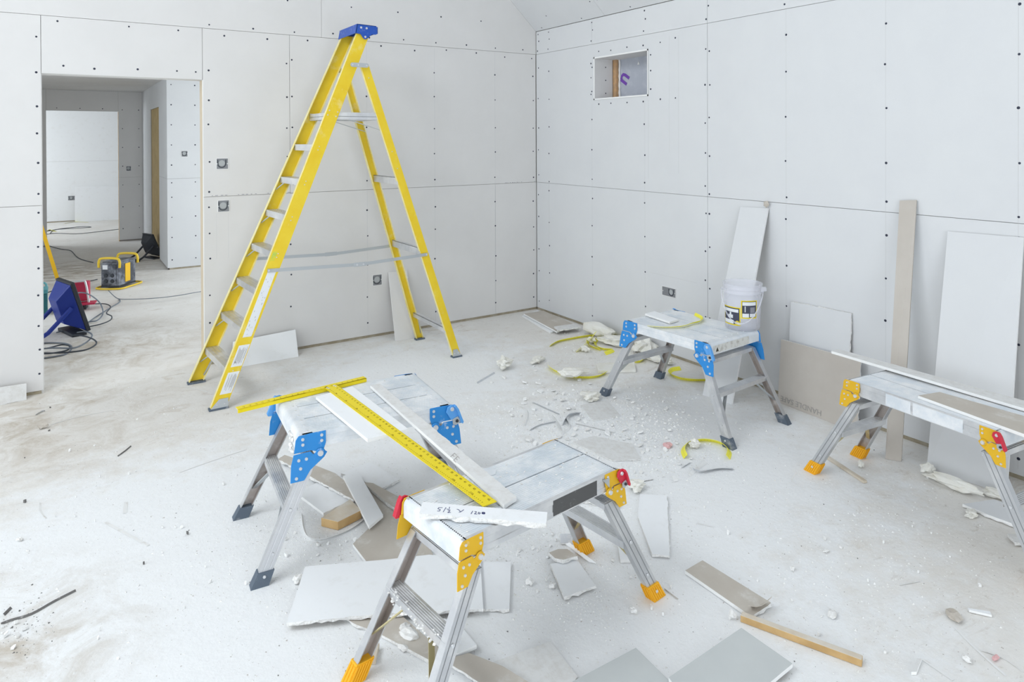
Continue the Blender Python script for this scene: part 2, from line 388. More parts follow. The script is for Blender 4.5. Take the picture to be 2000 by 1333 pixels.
# wall_back: stud backing then sheets
mb = MB()
mb.box((-7.5, .0135, .0), (DL-.006, .115, EAVE)); mb.box((DR+.008, .0135, .0), (.1, .115, EAVE)); mb.box((DL-.006, .0135, DH+.006), (DR+.008, .115, EAVE))
mb.prism([(-7.5, .0135, EAVE), (0.1, .0135, EAVE), (RX, .0135, RIDGE)], (0, .1, 0))
wb = mb.build('wall_back', 'void'); wb['kind'] = 'structure'
BZ = .020
for a, b_ in [((-6.28, DL), (BZ, 1.194)), ((-7.5, -6.28), (BZ, 1.194)), ((-7.5, -5.06), (1.194, 2.4)), ((-5.06, DL), (1.194, 2.4)),
              ((DL, DR), (DH, 2.4)), ((DR, -.457), (BZ, 1.2)), ((-.457, 0), (BZ, 1.2)), ((DR, -2.287), (1.2, 2.4)), ((-2.287, -.003), (1.2, 2.4))]:
    # socket cut-outs are recessed boxes set on the sheet, see back_box below
    panel(wb, a, b_, 'y')
zt = 2.4
for u0, u1 in ((-7.5, -6.9), (-6.9, -4.48), (-4.48, -2.041), (-2.041, 0)):
    # tall gable sheets cut to the slope
    def top(u): return min(EAVE+SL*(0-u), EAVE+SL*(u+7.5))
    poly = [(u0+GAP, zt+GAP), (u1-GAP, zt+GAP)]
    z1 = min(top(u1-GAP), 3.6); z0 = min(top(u0+GAP), 3.6)
    poly.append((u1-GAP, z1))
    if u1 > -1.1: poly.append((-(3.6-EAVE)/SL, 3.6))
    if u0 < -6.4 and u1 > -6.5: poly.append((-7.5+(3.6-EAVE)/SL, 3.6))
    poly.append((u0+GAP, z0)); poly_panel(wb, poly, 'y')
poly_panel(wb, [(-7.5+(3.6-EAVE)/SL, 3.6+GAP), (-(3.6-EAVE)/SL, 3.6+GAP), (-(4.8-EAVE)/SL, 4.8), (-7.5+(4.8-EAVE)/SL, 4.8)], 'y')
poly_panel(wb, [(-7.5+(4.8-EAVE)/SL, 4.8+GAP), (-(4.8-EAVE)/SL, 4.8+GAP), (RX, RIDGE-.02)], 'y')
# timber linings of the opening and the sole plates
MB().box((DR+.0, .0128, 0), (DR+.012, .125, DH)).build('opening_lining', 'timber_pale', wb)
MB().box((DL-.012, .0128, 0), (DL, .125, DH)).build('opening_reveal', 'board', wb)
MB().box((DL, .0128, DH), (DR, .125, DH+.012)).build('opening_reveal', 'board', wb)
MB().box((DR-.001, -.0005, 0), (DR+.004, .0128, DH)).build('cut_board_edge', 'edge', wb)
mb = MB(); mb.box((DR+.012, .006, 0), (0, .0134, .05)); mb.box((-7.5, .006, 0), (DL-.012, .0134, .05)); mb.build('sole_plate', 'sole', wb)
# right wall with the niche
wr = MB(); NX0, NX1, NZ0, NZ1 = -.838, -1.475, 1.930, 2.288
wr.box((.0135, -8.2, 0), (.6, NX1, EAVE)); wr.box((.0135, NX0, 0), (.6, .1, EAVE)); wr.box((.0135, NX1, 0), (.6, NX0, NZ0)); wr.box((.0135, NX1, NZ1), (.6, NX0, EAVE))
wr = wr.build('wall_right', 'void'); wr['kind'] = 'structure'
VS = [0, -2.045, -4.485, -6.925, -8.2]
for i in range(4): panel(wr, (VS[i+1], VS[i] if i else -.003), (BZ, 1.2), 'x', 'board_cool')
for i in range(1, 4): panel(wr, (VS[i+1], VS[i]), (1.2, 2.4), 'x', 'board_cool')
# sheet around the niche in one piece: outer ring of quads
mb = MB(); g = GAP; y0, y1 = -2.045+g, -.003-g
ring_o = [(y0, 1.2+g), (y1, 1.2+g), (y1, 2.4-g), (y0, 2.4-g)]; ring_i = [(NX1, NZ0), (NX0, NZ0), (NX0, NZ1), (NX1, NZ1)]
for i in range(4):
    j = (i+1) % 4
    mb.prism([(0, *ring_o[i]), (0, *ring_o[j]), (0, *ring_i[j]), (0, *ring_i[i])], (.0125, 0, 0))
mb.build('plasterboard_panel', 'board_cool', wr)
for a, b_ in ((-.812, -.003), (-2.045, -.812), (-4.485, -2.045), (-6.925, -4.485), (-8.2, -6.925)):
    panel(wr, (a, b_), (2.4, EAVE-.002), 'x', 'board_cool')
mb = MB(); mb.box((.006, -8.2, 0), (.0134, 0, .05)); mb.build('sole_plate', 'sole', wr)
# niche reveals
D = .235
mb = MB(); mb.box((-.002, NX0-.011, NZ0), (D-.038, NX0, NZ1)); mb.build('niche_reveal_board', 'board', wr)
mb = MB(); mb.box((-.002, NX1, NZ0), (D, NX1+.011, NZ1)); mb.build('niche_reveal_board', 'board', wr)
mb = MB(); mb.box((-.002, NX1, NZ0), (D, NX0, NZ0+.011)); mb.build('niche_reveal_board', 'board', wr)
mb = MB(); mb.box((-.002, NX1, NZ1-.011), (D, NX0, NZ1)); mb.build('niche_reveal_board', 'board', wr)
mb = MB()                                    # thin white cut-board edge around the mouth
for a, b_ in (((-.004, NX0-.012, NZ0), (.001, NX0, NZ1)), ((-.004, NX1, NZ0), (.001, NX1+.009, NZ1)), ((-.004, NX1, NZ0), (.001, NX0, NZ0+.012)), ((-.004, NX1, NZ1-.012), (.001, NX0, NZ1))):
    mb.box(a, b_)
mb.build('niche_edge_trim', 'edge', wr)
mb = MB(); mb.box((D-.030, NX0-.048, NZ0+.011), (D-.004, NX0-.004, NZ1-.011)); mb.build('exposed_timber_stud', 'brick', wr)
mb = MB(); mb.box((D, NX1+.011, NZ0+.011), (D+.02, NX0-.012, NZ1-.011)); ins = mb.build('foil_backing_sheet', 'insul', wr)
mb = MB(); y_ = NX0-.052
pp = []
for i in range(13):
    z = NZ0+.012+i*(NZ1-NZ0-.024)/12; pp.append((D-.004, y_+random.uniform(-.006, .008), z))
mb.prism(pp+[(D-.004, y_-.02+random.uniform(-.004, .004), p[2]) for p in pp[::-1]], (-.004, 0, 0)); mb.build('torn_foil_edge', 'edge', wr)
T = Matrix.Translation((D-.002, NX0-.108, 2.12)) @ Matrix(((0, 0, -1, 0), (-1, 0, 0, 0), (0, 1, 0, 0), (0, 0, 0, 1))) @ Matrix.Rotation(math.radians(58), 4, 'Z')
o = text_mesh('n', .20, T, 'purple', 'printed_letter'); o.parent = wr
mb = MB(); mb.prism([(D-.001, -1.115, 2.215), (D-.001, -1.138, 2.215), (D-.001, -1.127, 2.243)], (-.002, 0, 0)); mb.build('white_triangle_mark', 'edge', wr)

# ceiling: two slopes, sheets under a deck, rooflight opening in the left slope
ce = MB(); th = .15; SX = math.radians(43)
ce.prism([(.1, -8.2, EAVE-SL*.1+.02), (.1, .1, EAVE-SL*.1+.02), (RX, .1, RIDGE+.02), (RX, -8.2, RIDGE+.02)], (0, 0, th))
def zl(x): return EAVE+SL*(x+7.5)+.02
for x0, x1, y0, y1 in ((-7.6, -6.4, -8.2, .1), (-5.3, RX, -8.2, .1), (-6.4, -5.3, -8.2, -4.8), (-6.4, -5.3, -1.6, .1)):
    ce.prism([(x0, y0, zl(x0)), (x0, y1, zl(x0)), (x1, y1, zl(x1)), (x1, y0, zl(x1))], (0, 0, th))
ce = ce.build('ceiling', 'void'); ce['kind'] = 'structure'
# sheets on the right slope: courses 1.2 m up the slope, first joint 0.82 m from the back wall
cs = math.cos(SX)*1.2; y_lo = [0, -.98, -3.42, -5.86, -8.2]
for k in range(4):
    xa = -k*cs; xb = max(-(k+1)*cs, RX)
    off = 0 if k % 2 == 0 else -1.2
    ys = [0]+[v for v in (y_lo[1]+off, y_lo[2]+off, y_lo[3]+off) if v > -8.2]+[-8.2]
    for i in range(len(ys)-1):
        mb = MB(); g = GAP
        q = [(xa-g, ys[i]-g), (xa-g, ys[i+1]+g), (xb+g, ys[i+1]+g), (xb+g, ys[i]-g)]
        mb.prism([(x, y, EAVE-SL*x) for x, y in q], (0, 0, .016)); mb.build('ceiling_panel', 'board_cool', ce)
mb = MB(); 
for x0, x1, y0, y1 in ((-7.5, -6.4, -8.2, 0), (-5.3, RX, -8.2, 0), (-6.4, -5.3, -8.2, -4.8), (-6.4, -5.3, -1.6, 0)):
    mb.prism([(x0, y0, zl(x0)-.02), (x0, y1, zl(x0)-.02), (x1, y1, zl(x1)-.02), (x1, y0, zl(x1)-.02)], (0, 0, .016))
mb.build('ceiling_panel', 'board', ce)
# left wall with two window openings, wall behind the camera with glazed doors (out of view, they let the daylight in)
mb = MB()
for y0, y1, z0, z1 in ((-8.2, -6.95, 0, EAVE), (-6.95, -4.95, 0, .8), (-6.95, -4.95, 2.2, EAVE), (-4.95, -4.2, 0, EAVE), (-4.2, -1.4, 0, .08), (-4.2, -1.4, 2.15, EAVE), (-1.4, 0, 0, EAVE)):
    mb.box((-7.6, y0, z0), (-7.5, y1, z1))
tag(mb.build('wall_left', 'board'), kind='structure')
mb = MB()
for x0, x1, z0, z1 in ((-7.5, -5.7, 0, EAVE), (-5.7, -2.1, 2.35, EAVE), (-2.1, 0, 0, EAVE)): mb.box((x0, -8.3, z0), (x1, -8.2, z1))
mb.prism([(-7.5, -8.2, EAVE), (0, -8.2, EAVE), (RX, -8.2, RIDGE)], (0, -.1, 0))
tag(mb.build('wall_front', 'board'), kind='structure')

# hall beyond the opening ------------------------------------------------
HC = 2.39; PY = 7.28; HX = -2.65; BXY = 4.16
mb = MB(); mb.box((-6.5, .12, HC), (1.5, 11.1, HC+.1)); hc = mb.build('ceiling_hall', 'board'); hc['kind'] = 'structure'
mb = MB(); mb.box((-6.5, PY+.0135, 0), (-3.935-.01, PY+.11, HC)); mb.box((-2.985+.012, PY+.0135, 0), (HX+.1, PY+.11, HC)); mb.box((-3.945, PY+.0135, 2.068+.01), (-2.973, PY+.11, HC))
hp = mb.build('wall_hall_partition', 'void'); hp['kind'] = 'structure'
def yp(x0, x1, z0, z1, y, par, mt='board'):
    MB().box((x0+GAP, y, z0+GAP), (x1-GAP, y+.0125, z1-GAP)).build('plasterboard_panel', mt, par)
yp(-6.5, -3.935, BZ, HC, PY, hp); yp(-3.935, -2.985, 2.068, HC, PY, hp); yp(-2.985, HX, BZ, 1.02, PY, hp); yp(-2.985, HX, 1.02, HC, PY, hp)
MB().box((-2.985, PY+.0126, 0), (-2.975, PY+.11, 2.068)).build('opening_lining', 'timber', hp)
# right side of the hall: long wall with a timber-lined doorway, and a boxed projection near us
mb = MB(); mb.box((HX+.0135, BXY+.0135, 0), (HX+.11, 5.0, HC)); mb.box((HX+.0135, 6.08, 0), (HX+.11, PY+.1, HC)); mb.box((HX+.0135, 5.0, 2.06), (HX+.11, 6.08, HC))
mb.box((HX+.0135, BXY+.0135, 0), (1.5, BXY+.11, HC))
hr = mb.build('wall_hall_right', 'void'); hr['kind'] = 'structure'
def xp(y0, y1, z0, z1, x, par, mt='board_cool'):
    MB().box((x, y0+GAP, z0+GAP), (x+.0125, y1-GAP, z1-GAP)).build('plasterboard_panel', mt, par)
xp(BXY, 5.0, BZ, 1.13, HX, hr); xp(BXY, 5.0, 1.13, HC, HX, hr); xp(6.08, PY, BZ, HC, HX, hr); xp(5.0, 6.08, 2.06, HC, HX, hr)
yp(HX, -.25, BZ, 1.13, BXY, hr, 'board_cool'); yp(HX, -.25, 1.13, HC, BXY, hr, 'board_cool')
MB().box((HX+.02, BXY+.006, 0), (1.4, BXY+.0134, .05)).build('sole_plate', 'sole', hr)
mb = MB(); mb.box((HX+.018, 5.0, 0), (HX+.05, 6.08, 2.06)); mb.build('timber_boarding', 'timber_old', hr)
# remaining hall shell
mb = MB(); mb.box((-6.6, .12, 0), (-6.5, 1.1, HC)); mb.box((-6.6, 3.3, 0), (-6.5, 8.2, HC)); mb.box((-6.6, 10.2, 0), (-6.5, 11.1, HC))
mb.box((-6.6, 1.1, 2.1), (-6.5, 3.3, HC)); mb.box((-6.6, 8.2, 2.2), (-6.5, 10.2, HC)); mb.box((-6.6, 1.1, 0), (-6.5, 3.3, .5)); mb.box((-6.6, 8.2, 0), (-6.5, 10.2, .6))
tag(mb.build('wall_hall_left', 'board'), kind='structure')
mb = MB(); mb.box((1.4, .12, 0), (1.5, 1.1, HC)); mb.box((1.4, 3.3, 0), (1.5, 4.2, HC)); mb.box((1.4, 1.1, 0), (1.5, 3.3, .5)); mb.box((1.4, 1.1, 2.1), (1.5, 3.3, HC)); mb.box((-1.6, 7.2, 0), (-1.5, 11.1, HC)); mb.box((HX+.11, 7.29, 0), (-1.5, 7.39, HC)); tag(mb.build('wall_hall_end', 'board_cool'), kind='structure')
mb = MB(); mb.box((-6.5, 10.963, 0), (-1.6, 11.05, HC)); fw = mb.build('wall_far_room', 'void'); fw['kind'] = 'structure'
yp(-6.5, -1.6, BZ, 1.2, 10.95, fw, 'white'); yp(-6.5, -1.6, 1.2, HC, 10.95, fw, 'white')
MB().box((-6.5, 10.955, 0), (-1.6, 10.9624, .05)).build('sole_plate', 'sole', fw)

# screw heads and pencil setting-out lines -------------------------------
def screws(par, pts_, nrm, r=.0068, name='screw_heads'):
    mb = MB()
    for p in pts_: mb.disc(p, nrm, r*random.uniform(.85, 1.15), .0012, 7)
    mb.build(name, 'screw', par, kind='stuff')
P_ = []
def col_y(x, z0, z1, st=.235, j=.03, dbl=0):
    z = z0+.05
    while z < z1-.03:
        for s_ in ((-1, 1) if dbl else (0,)): P_.append((x+s_*dbl+random.uniform(-.004, .004), -.0002, z+random.uniform(-j, j)))
        z += st
for x in (-.035, -.457, -1.065, -1.675): col_y(x, .05, 1.2); col_y(x, 1.2, 2.38)
col_y(-2.287, .05, 1.2); col_y(-2.287, 1.2, 2.38, dbl=.02); col_y(DR+.04, .05, 1.2, .21); col_y(DR+.04, 1.2, 2.38, .22); col_y(DL-.022, .05, 1.19, .17); col_y(DL-.022, 1.2, 2.39, .2)
for x in (-3.72, -3.55, -3.3, -3.06, -2.94): P_.append((x, -.0002, DH+.045+random.uniform(-.01, .01)))
for x in (-3.75, -3.35, -3.05): P_.append((x, -.0002, 2.37))
x = -2.85
while x < -.1:
    P_.append((x, -.0002, 2.43+random.uniform(-.01, .01))); P_.append((x+.1, -.0002, 2.365+random.uniform(-.015, .015))); x += .3
for x in (-.6, -1.0, -1.4, -1.8, -2.3, -2.7, -3.1): P_ += [(x, -.0002, 2.66), (x+.01, -.0002, 2.9)]
screws(wb, P_, (0, -1, 0))
P_ = []
def col_x(y, z0, z1, st=.25, j=.035, dbl=0):
    z = z0+.04
    while z < z1-.02:
        for s_ in ((-1, 1) if dbl else (0,)): P_.append((-.0002, y+s_*dbl+random.uniform(-.005, .005), z+random.uniform(-j, j)))
        z += st
for y in (-.035, -.2, -2.66, -3.27, -3.885): col_x(y, .06, 1.2); col_x(y, 1.2, 2.4)
col_x(-1.435, .06, 1.2); col_x(-1.435, 1.2, 1.9); col_x(-.812, .06, 1.2); col_x(-.812, 1.2, 2.4); col_x(-2.045, .06, 1.2, dbl=.018); col_x(-2.045, 1.2, 2.4, dbl=.018)
for y in (-.035, -.2, -.812, -1.435, -2.045, -2.66, -3.27, -3.885): P_ += [(-.0002, y+.01, 2.43), (-.0002, y-.01, 2.52), (-.0002, y, 2.585)]
for y in (-.9, -1.05, -1.24, -1.42, -1.6, -1.75): P_ += [(-.0002, y, NZ0-.04+random.uniform(-.01, .01)), (-.0002, y, NZ1+.04+random.uniform(-.01, .01))]
for z in (1.98, 2.12, 2.24): P_ += [(-.0002, -1.50, z), (-.0002, -.80, z)]
screws(wr, P_, (-1, 0, 0))
mb = MB()
for z in (1.99, 2.1, 2.21): mb.disc((.12, NX0-.0112, z), (0, -1, 0), .006, .001, 7)
mb.build('screw_heads', 'screw', wr, kind='stuff')
mb = MB()
for px, py in ((1054, 15), (1049, 25), (1020, 22)):
    pass
for x, y in ((-.02, -.12), (-.02, -.7), (-.02, -1.3), (-.1, -.3), (-.12, -.93), (-.12, -1.02), (-.3, -.4), (-.02, -2.0), (-.03, -2.8)):
    mb.disc((x, y, EAVE-SL*x-.0005), (-.68, 0, -.73), .006, .001, 7)
mb.build('screw_heads', 'screw', ce, kind='stuff')
mb = MB()
for x in (-.457, -1.065, -1.675): mb.box((x-.0009, -.0004, .05), (x+.0009, .0003, 2.39))
for x in (-2.81, -2.73): mb.box((x-.0008, -.0004, .75), (x+.0008, .0003, 1.08))
mb.build('pencil_lines', 'pencil', wb, kind='stuff')
mb = MB()
for i in range(26):
    x = -2.88+i*.03+random.uniform(0, .01)
    if x < -2.2 and random.random() < .75: mb.box((x, -.0005, 1.206), (x+random.uniform(.006, .024), .0003, 1.209))
for i in range(14):
    x = -.35+i*.025
    if random.random() < .7: mb.box((x, -.0005, 1.205), (x+random.uniform(.005, .018), .0003, 1.208))
mb.build('pencil_marks', 'dpencil', wb, kind='stuff')
mb = MB()
for y, z0, z1 in ((-.2, .05, 1.2), (-.812, .05, 1.9), (-1.435, .05, 1.9), (-1.475, 1.3, 1.9), (-2.66, .05, 2.39), (-3.27, .05, 2.6), (-3.885, .05, 2.6), (-1.78, 1.35, 2.35), (-1.69, 1.5, 2.36)):
    mb.box((-.0004, y-.0009, z0), (.0003, y+.0009, z1))
mb.box((-.0004, -1.95, .585), (.0003, -1.5, .5865))
mb.build('pencil_lines', 'pencil', wr, kind='stuff')
mb = MB()
P_ = [(x, PY-.0002, z) for x in (-2.93, -2.7) for z in (.2, .55, .9, 1.2, 1.5, 1.8, 2.1)]+[(x, PY-.0002, 2.11) for x in (-3.8, -3.5, -3.2)]
screws(hp, P_, (0, -1, 0), .008)
P_ = [(x, BXY-.0002, z) for x in (-2.6, -2.33, -2.05) for z in (.12, .4, .65, .9, 1.08, 1.3, 1.55, 1.8, 2.05, 2.3)]
screws(hr, P_, (0, -1, 0), .008)

# ------------------------------------------------------------------ electrical back boxes
def back_box(loc, rz, wd, ht, label, cat='socket box', loop=True, group=None):
    t = thing('socket_box', label, cat, loc, rz, group)
    h = ht/2; w_ = wd/2
    mb = MB(); mb.box((-w_, -.0015, -h), (w_, .0005, h)); mb.build('box_back', 'boxgrey', t)
    mb = MB(); e = .003
    mb.box((-w_-e, -.003, -h-e), (-w_, .0005, h+e)); mb.box((w_, -.003, -h-e), (w_+e, .0005, h+e)); mb.box((-w_, -.003, h), (w_, .0005, h+e)); mb.box((-w_, -.003, -h-e), (w_, .0005, -h))
    mb.build('box_rim', 'edge', t)
    if loop:
        mb = MB(); cx = -.1*w_ if wd < ht*1.3 else .35*w_; r = h*.72
        pl_ = [(cx+r*math.cos(a), -.0025, -.0*h+r*math.sin(a)) for a in [PI+PI*i/10 for i in range(11)]]
        pl_ = [(cx-r, -.0025, h*.75)]+pl_+[(cx+r, -.0025, h*.75)]
        mb.tube(pl_, .003, 6); mb.build('cable_loop', 'cable', t)
        mb = MB(); mb.prism([(cx+.8*r*math.cos(a), -.002, .8*r*math.sin(a)+.1*h) for a in [2*PI*i/14 for i in range(14)]], (0, -.003, 0)); mb.build('knockout_disc', 'conduit', t)
    for s_ in (-1, 1): MB().disc((s_*w_*.88, -.0018, 0), (0, -1, 0), .005, .003, 8).build('fixing_lug', 'bolt', t)
    return t
back_box((-2.769, -.001, 1.435), 0, .076, .075, 'square grey socket box by the hall opening, upper of the pair')
back_box((-2.762, -.001, 1.130), 0, .074, .080, 'square grey socket box by the hall opening, just below the board joint')
back_box((-1.593, -.001, .461), 0, .075, .084, 'small dark socket box low on the wall between the stepladder legs')
back_box((-.001, -1.684, .473), -PI/2, .133, .064, 'double grey socket box low on the right wall above the blue-hinged platform')
back_box((-2.452, BXY-.001, 1.438), 0, .066, .07, 'grey socket box on the boxed corner inside the hall')
back_box((-2.847, PY-.001, 1.160), 0, .065, .075, 'dark socket box on the hall partition right of its doorway')
back_box((-3.590, 10.949, .468), 0, .11, .085, 'small grey socket box low on the wall of the far room')

# ------------------------------------------------------------------ stepladder
YC = -.61
def lerp(a, b, t): return V(a)*(1-t)+V(b)*t
NF0, NF1 = V((-2.962, -.905, 0)), V((-1.975, -.735, 2.36))     # near front stile, centre of its web
FF0, FF1 = V((-3.000, -.325, 0)), V((-1.985, -.415, 2.36))
NR0, NR1 = V((-1.312, -.835, 0)), V((-1.990, -.765, 2.125))    # rear legs
FR0, FR1 = V((-1.345, -.255, 0)), V((-2.005, -.385, 2.125))
ld = thing('stepladder', 'tall yellow fibreglass stepladder with aluminium treads and blue top cap', 'stepladder', (-2.2, YC, 0))
def stile(name, a, b, wdt, out, fl_, parent):
    """channel: web facing out (+1/-1 in y), flanges pointing inwards"""
    h = wdt/2; t = .005; o = out
    prof = [(-h, 0), (h, 0), (h, -o*fl_), (h-t, -o*fl_), (h-t, -o*t), (-h+t, -o*t), (-h+t, -o*fl_), (-h, -o*fl_)]
    mb = MB(); mb.sweep(prof, a, b); mb.m[0:8] = [0, 1, 1, 1, 0, 1, 1, 1]
    return child_world(mb.build(name, [M['grp'], M['grp_edge']]), parent)
nf = stile('front_stile', NF0+V((0, 0, .015)), NF1, .092, -1, .030, ld)
ff = stile('front_stile', FF0+V((0, 0, .015)), FF1, .092, 1, .030, ld)
nr = stile('rear_leg', NR0+V((0, 0, .012)), NR1, .060, -1, .026, ld)
fr = stile('rear_leg', FR0+V((0, 0, .012)), FR1, .060, 1, .026, ld)
def at(a, b, z): return lerp(a, b, z/b.z)
TREAD = [(-.046, 0), (.040, 0), (.040, -.012), (.046, -.012)]
for k in range(1, 8):
    z = .2245*k; a = at(NF0, NF1, z); b_ = at(FF0, FF1, z)
    mb = MB(); y0 = a.y+.006; y1 = b_.y-.006
    xa = a.x; xb = b_.x
    # folded tread: top with ribs, deep front lip, short back lip
    prof = [(-.044, -.040), (-.044, .002), (-.030, .002), (-.030, 0), (-.024, 0), (-.024, .002), (-.006, .002), (-.006, 0), (.0, 0), (0, .002), (.018, .002), (.018, 0), (.024, 0), (.024, .002), (.040, .002), (.040, -.026), (.037, -.026), (.037, -.002), (-.040, -.002), (-.040, -.040)]
    mb.sweep(prof, (xa, y0, z), (xb, y1, z), V((1, 0, 0)), V((0, 0, 1)))
    child_world(mb.build('tread', 'alu'), ld)
    for yy, q, s_ in ((y0, a, 1), (y1, b_, -1)):
        if k in (7,): continue
        mb = MB(); zz = z-.088; e = at(NF0, NF1, zz) if s_ > 0 else at(FF0, FF1, zz)
        mb.tube([(q.x-.03, yy+s_*.075, z-.035), (e.x-.034, yy+s_*.004, zz)], .0045, 6); child_world(mb.build('tread_brace', 'steel'), ld)
# big bottom braces
for a, b_, s_ in ((NF0, NF1, 1), (FF0, FF1, -1)):
    t0 = at(a, b_, .19); e = at(a, b_, .04); mb = MB()
    mb.tube([(t0.x+.025, t0.y+s_*.09, .20), (e.x+.03, e.y+s_*.01, .045)], .006, 6); child_world(mb.build('bottom_brace', 'steel'), ld)
# platform shelf
z = 1.79; a = at(NF0, NF1, z); b_ = at(FF0, FF1, z); mb = MB()
mb.box((a.x-.045, a.y+.006, z-.03), (a.x+.335, b_.y-.006, z-.026)); mb.box((a.x-.045, a.y+.006, z-.05), (a.x-.041, b_.y-.006, z-.004)); mb.box((a.x+.331, a.y+.006, z-.05), (a.x+.335, b_.y-.006, z))
mb.box((a.x-.045, a.y+.006, z-.05), (a.x+.335, a.y+.010, z)); mb.box((a.x-.045, b_.y-.010, z-.05), (a.x+.335, b_.y-.006, z))
pf = child_world(mb.build('platform_shelf', 'alu', bevel=.001), ld)
for yy in (a.y+.02, b_.y-.02):
    mb = MB(); e = at(NR0, NR1, 1.655)
    mb.box((-.0015, -.002, 0), (.014, .002, 1), T=Matrix.Translation((a.x+.05, yy, z-.03)) @ (V((e.x-.01-(a.x+.05), 0, 1.665-z+.03)).to_track_quat('Z', 'Y').to_matrix().to_4x4()) @ Matrix.Scale(V((e.x-.01-(a.x+.05), 0, 1.665-z+.03)).length, 4, (0, 0, 1)))
    child_world(mb.build('platform_strut', 'steel'), ld)
mb = MB(); e1 = at(NR0, NR1, 1.665); e2 = at(FR0, FR1, 1.665)
# rear rungs
for z, dp in ((1.336, .05), (.825, .05), (.225, .035)):
    e1 = at(NR0, NR1, z); e2 = at(FR0, FR1, z); mb = MB()
    mb.box((0, 0, -dp), (.004, 1, 0), T=Matrix.Translation((e1.x-.02, e1.y+.005, z)) @ Matrix.Shear('XZ', 4, (0, 0)) @ Matrix.Scale(e2.y-e1.y-.01, 4, (0, 1, 0)))
    mb.box((0, 0, -.004), (.035, 1, 0), T=Matrix.Translation((e1.x-.02, e1.y+.005, z)) @ Matrix.Scale(e2.y-e1.y-.01, 4, (0, 1, 0)))
    child_world(mb.build('rear_rung', 'alu', bevel=.001), ld)
mb = MB(); e2 = at(FR0, FR1, .2); f2 = at(FR0, FR1, .03); mb.tube([(e2.x+.01, e2.y-.09, .2), (f2.x+.02, f2.y-.01, .05)], .004, 6); child_world(mb.build('bottom_brace', 'steel'), ld)
# folding spreader bars
for a, b_, c, d, s_ in ((NF0, NF1, NR0, NR1, -1), (FF0, FF1, FR0, FR1, 1)):
    p = at(a, b_, .788)+V((-.025, s_*.006, 0)); q = at(c, d, .778)+V((.01, s_*.006, 0)); m_ = lerp(p, q, .545)+V((0, 0, -.022))
    for u, v_ in ((p, m_), (m_, q)):
        mb = MB(); dv = v_-u
        mb.prism([u+V((-.008, 0, -.011)), v_+V((.008, 0, -.011)), v_+V((.008, 0, .011)), u+V((-.008, 0, .011))], (0, s_*.003, 0)); child_world(mb.build('spreader_bar', 'steel'), ld)
    mb = MB(); mb.prism([m_+V((-.045, s_*.003, -.012)), m_+V((.045, s_*.003, -.012)), m_+V((.045, s_*.003, .016)), m_+V((-.045, s_*.003, .016))], (0, s_*.003, 0))
    hp_ = child_world(mb.build('spreader_joint', 'steel', bevel=.003), ld)
    mb = MB()
    for r_ in (p, q, m_+V((-.022, 0, 0)), m_+V((.022, 0, 0))): mb.disc(r_+V((0, s_*.005, 0)), (0, s_, 0), .007, .003, 10)
    child_world(mb.build('spreader_rivets', 'bolt', kind='stuff'), ld)
# pivot straps
for y, s_ in ((NR1.y-.028, -1), (FR1.y+.03, 1)):
    mb = MB(); x0, x1, zc, r = -2.085, -1.985, 2.112, .015
    pl_ = [(x0+r*math.cos(t), y, zc+r*math.sin(t)) for t in [PI/2+PI*i/8 for i in range(9)]]+[(x1+r*math.cos(t), y, zc+r*math.sin(t)) for t in [-PI/2+PI*i/8 for i in range(9)]]
    mb.prism(pl_, (0, s_*.004, 0)); child_world(mb.build('pivot_strap', 'steel'), ld)
    mb = MB()
    for x in (x0, -2.045, x1): mb.disc((x, y+s_*.004, zc), (0, s_, 0), .006, .002, 10)
    child_world(mb.build('pivot_rivets', 'bolt', kind='stuff'), ld)
# blue cap
mb = MB(); X0, X1, Z0, Z1, y0, y1 = -2.035, -1.885, 2.335, 2.400, -.752, -.398
for y, s_ in ((y0, 1), (y1, -1)):
    pl_ = [(X0-.012, y, Z0), (X0, y, Z1), (X1-.015, y, Z1-.004), (X1, y, Z1-.018), (X1, y, Z0+.008), (X1-.015, y, Z0), (X0+.105, y, Z0), (X0+.085, y, Z0-.022), (X0+.066, y, Z0-.036), (X0+.052, y, Z0-.038), (X0+.040, y, Z0-.026), (X0+.026, y, Z0-.004)]
    mb.prism(pl_, (0, s_*.006, 0))
mb.prism([(X0, y0, Z1), (X1-.01, y0, Z1-.004), (X1-.01, y1, Z1-.004), (X0, y1, Z1)], (0, 0, -.006))
mb.prism([(X0-.012, y0, Z0), (X0, y0, Z1), (X0, y1, Z1), (X0-.012, y1, Z0)], (.006, 0, 0))
mb.box((X1-.006, y0, Z0+.01), (X1, y1, Z1-.01))
cap = child_world(mb.build('top_cap', 'cap', bevel=.0015), ld)
for x, z in ((X0+.028, 2.376), (X0+.068, 2.374), (X0+.058, 2.314)):
    mb = MB(); mb.disc((x, y0-.0005, z), (0, -1, 0), .008, .003, 12); child_world(mb.build('cap_rivet', 'bolt'), ld)
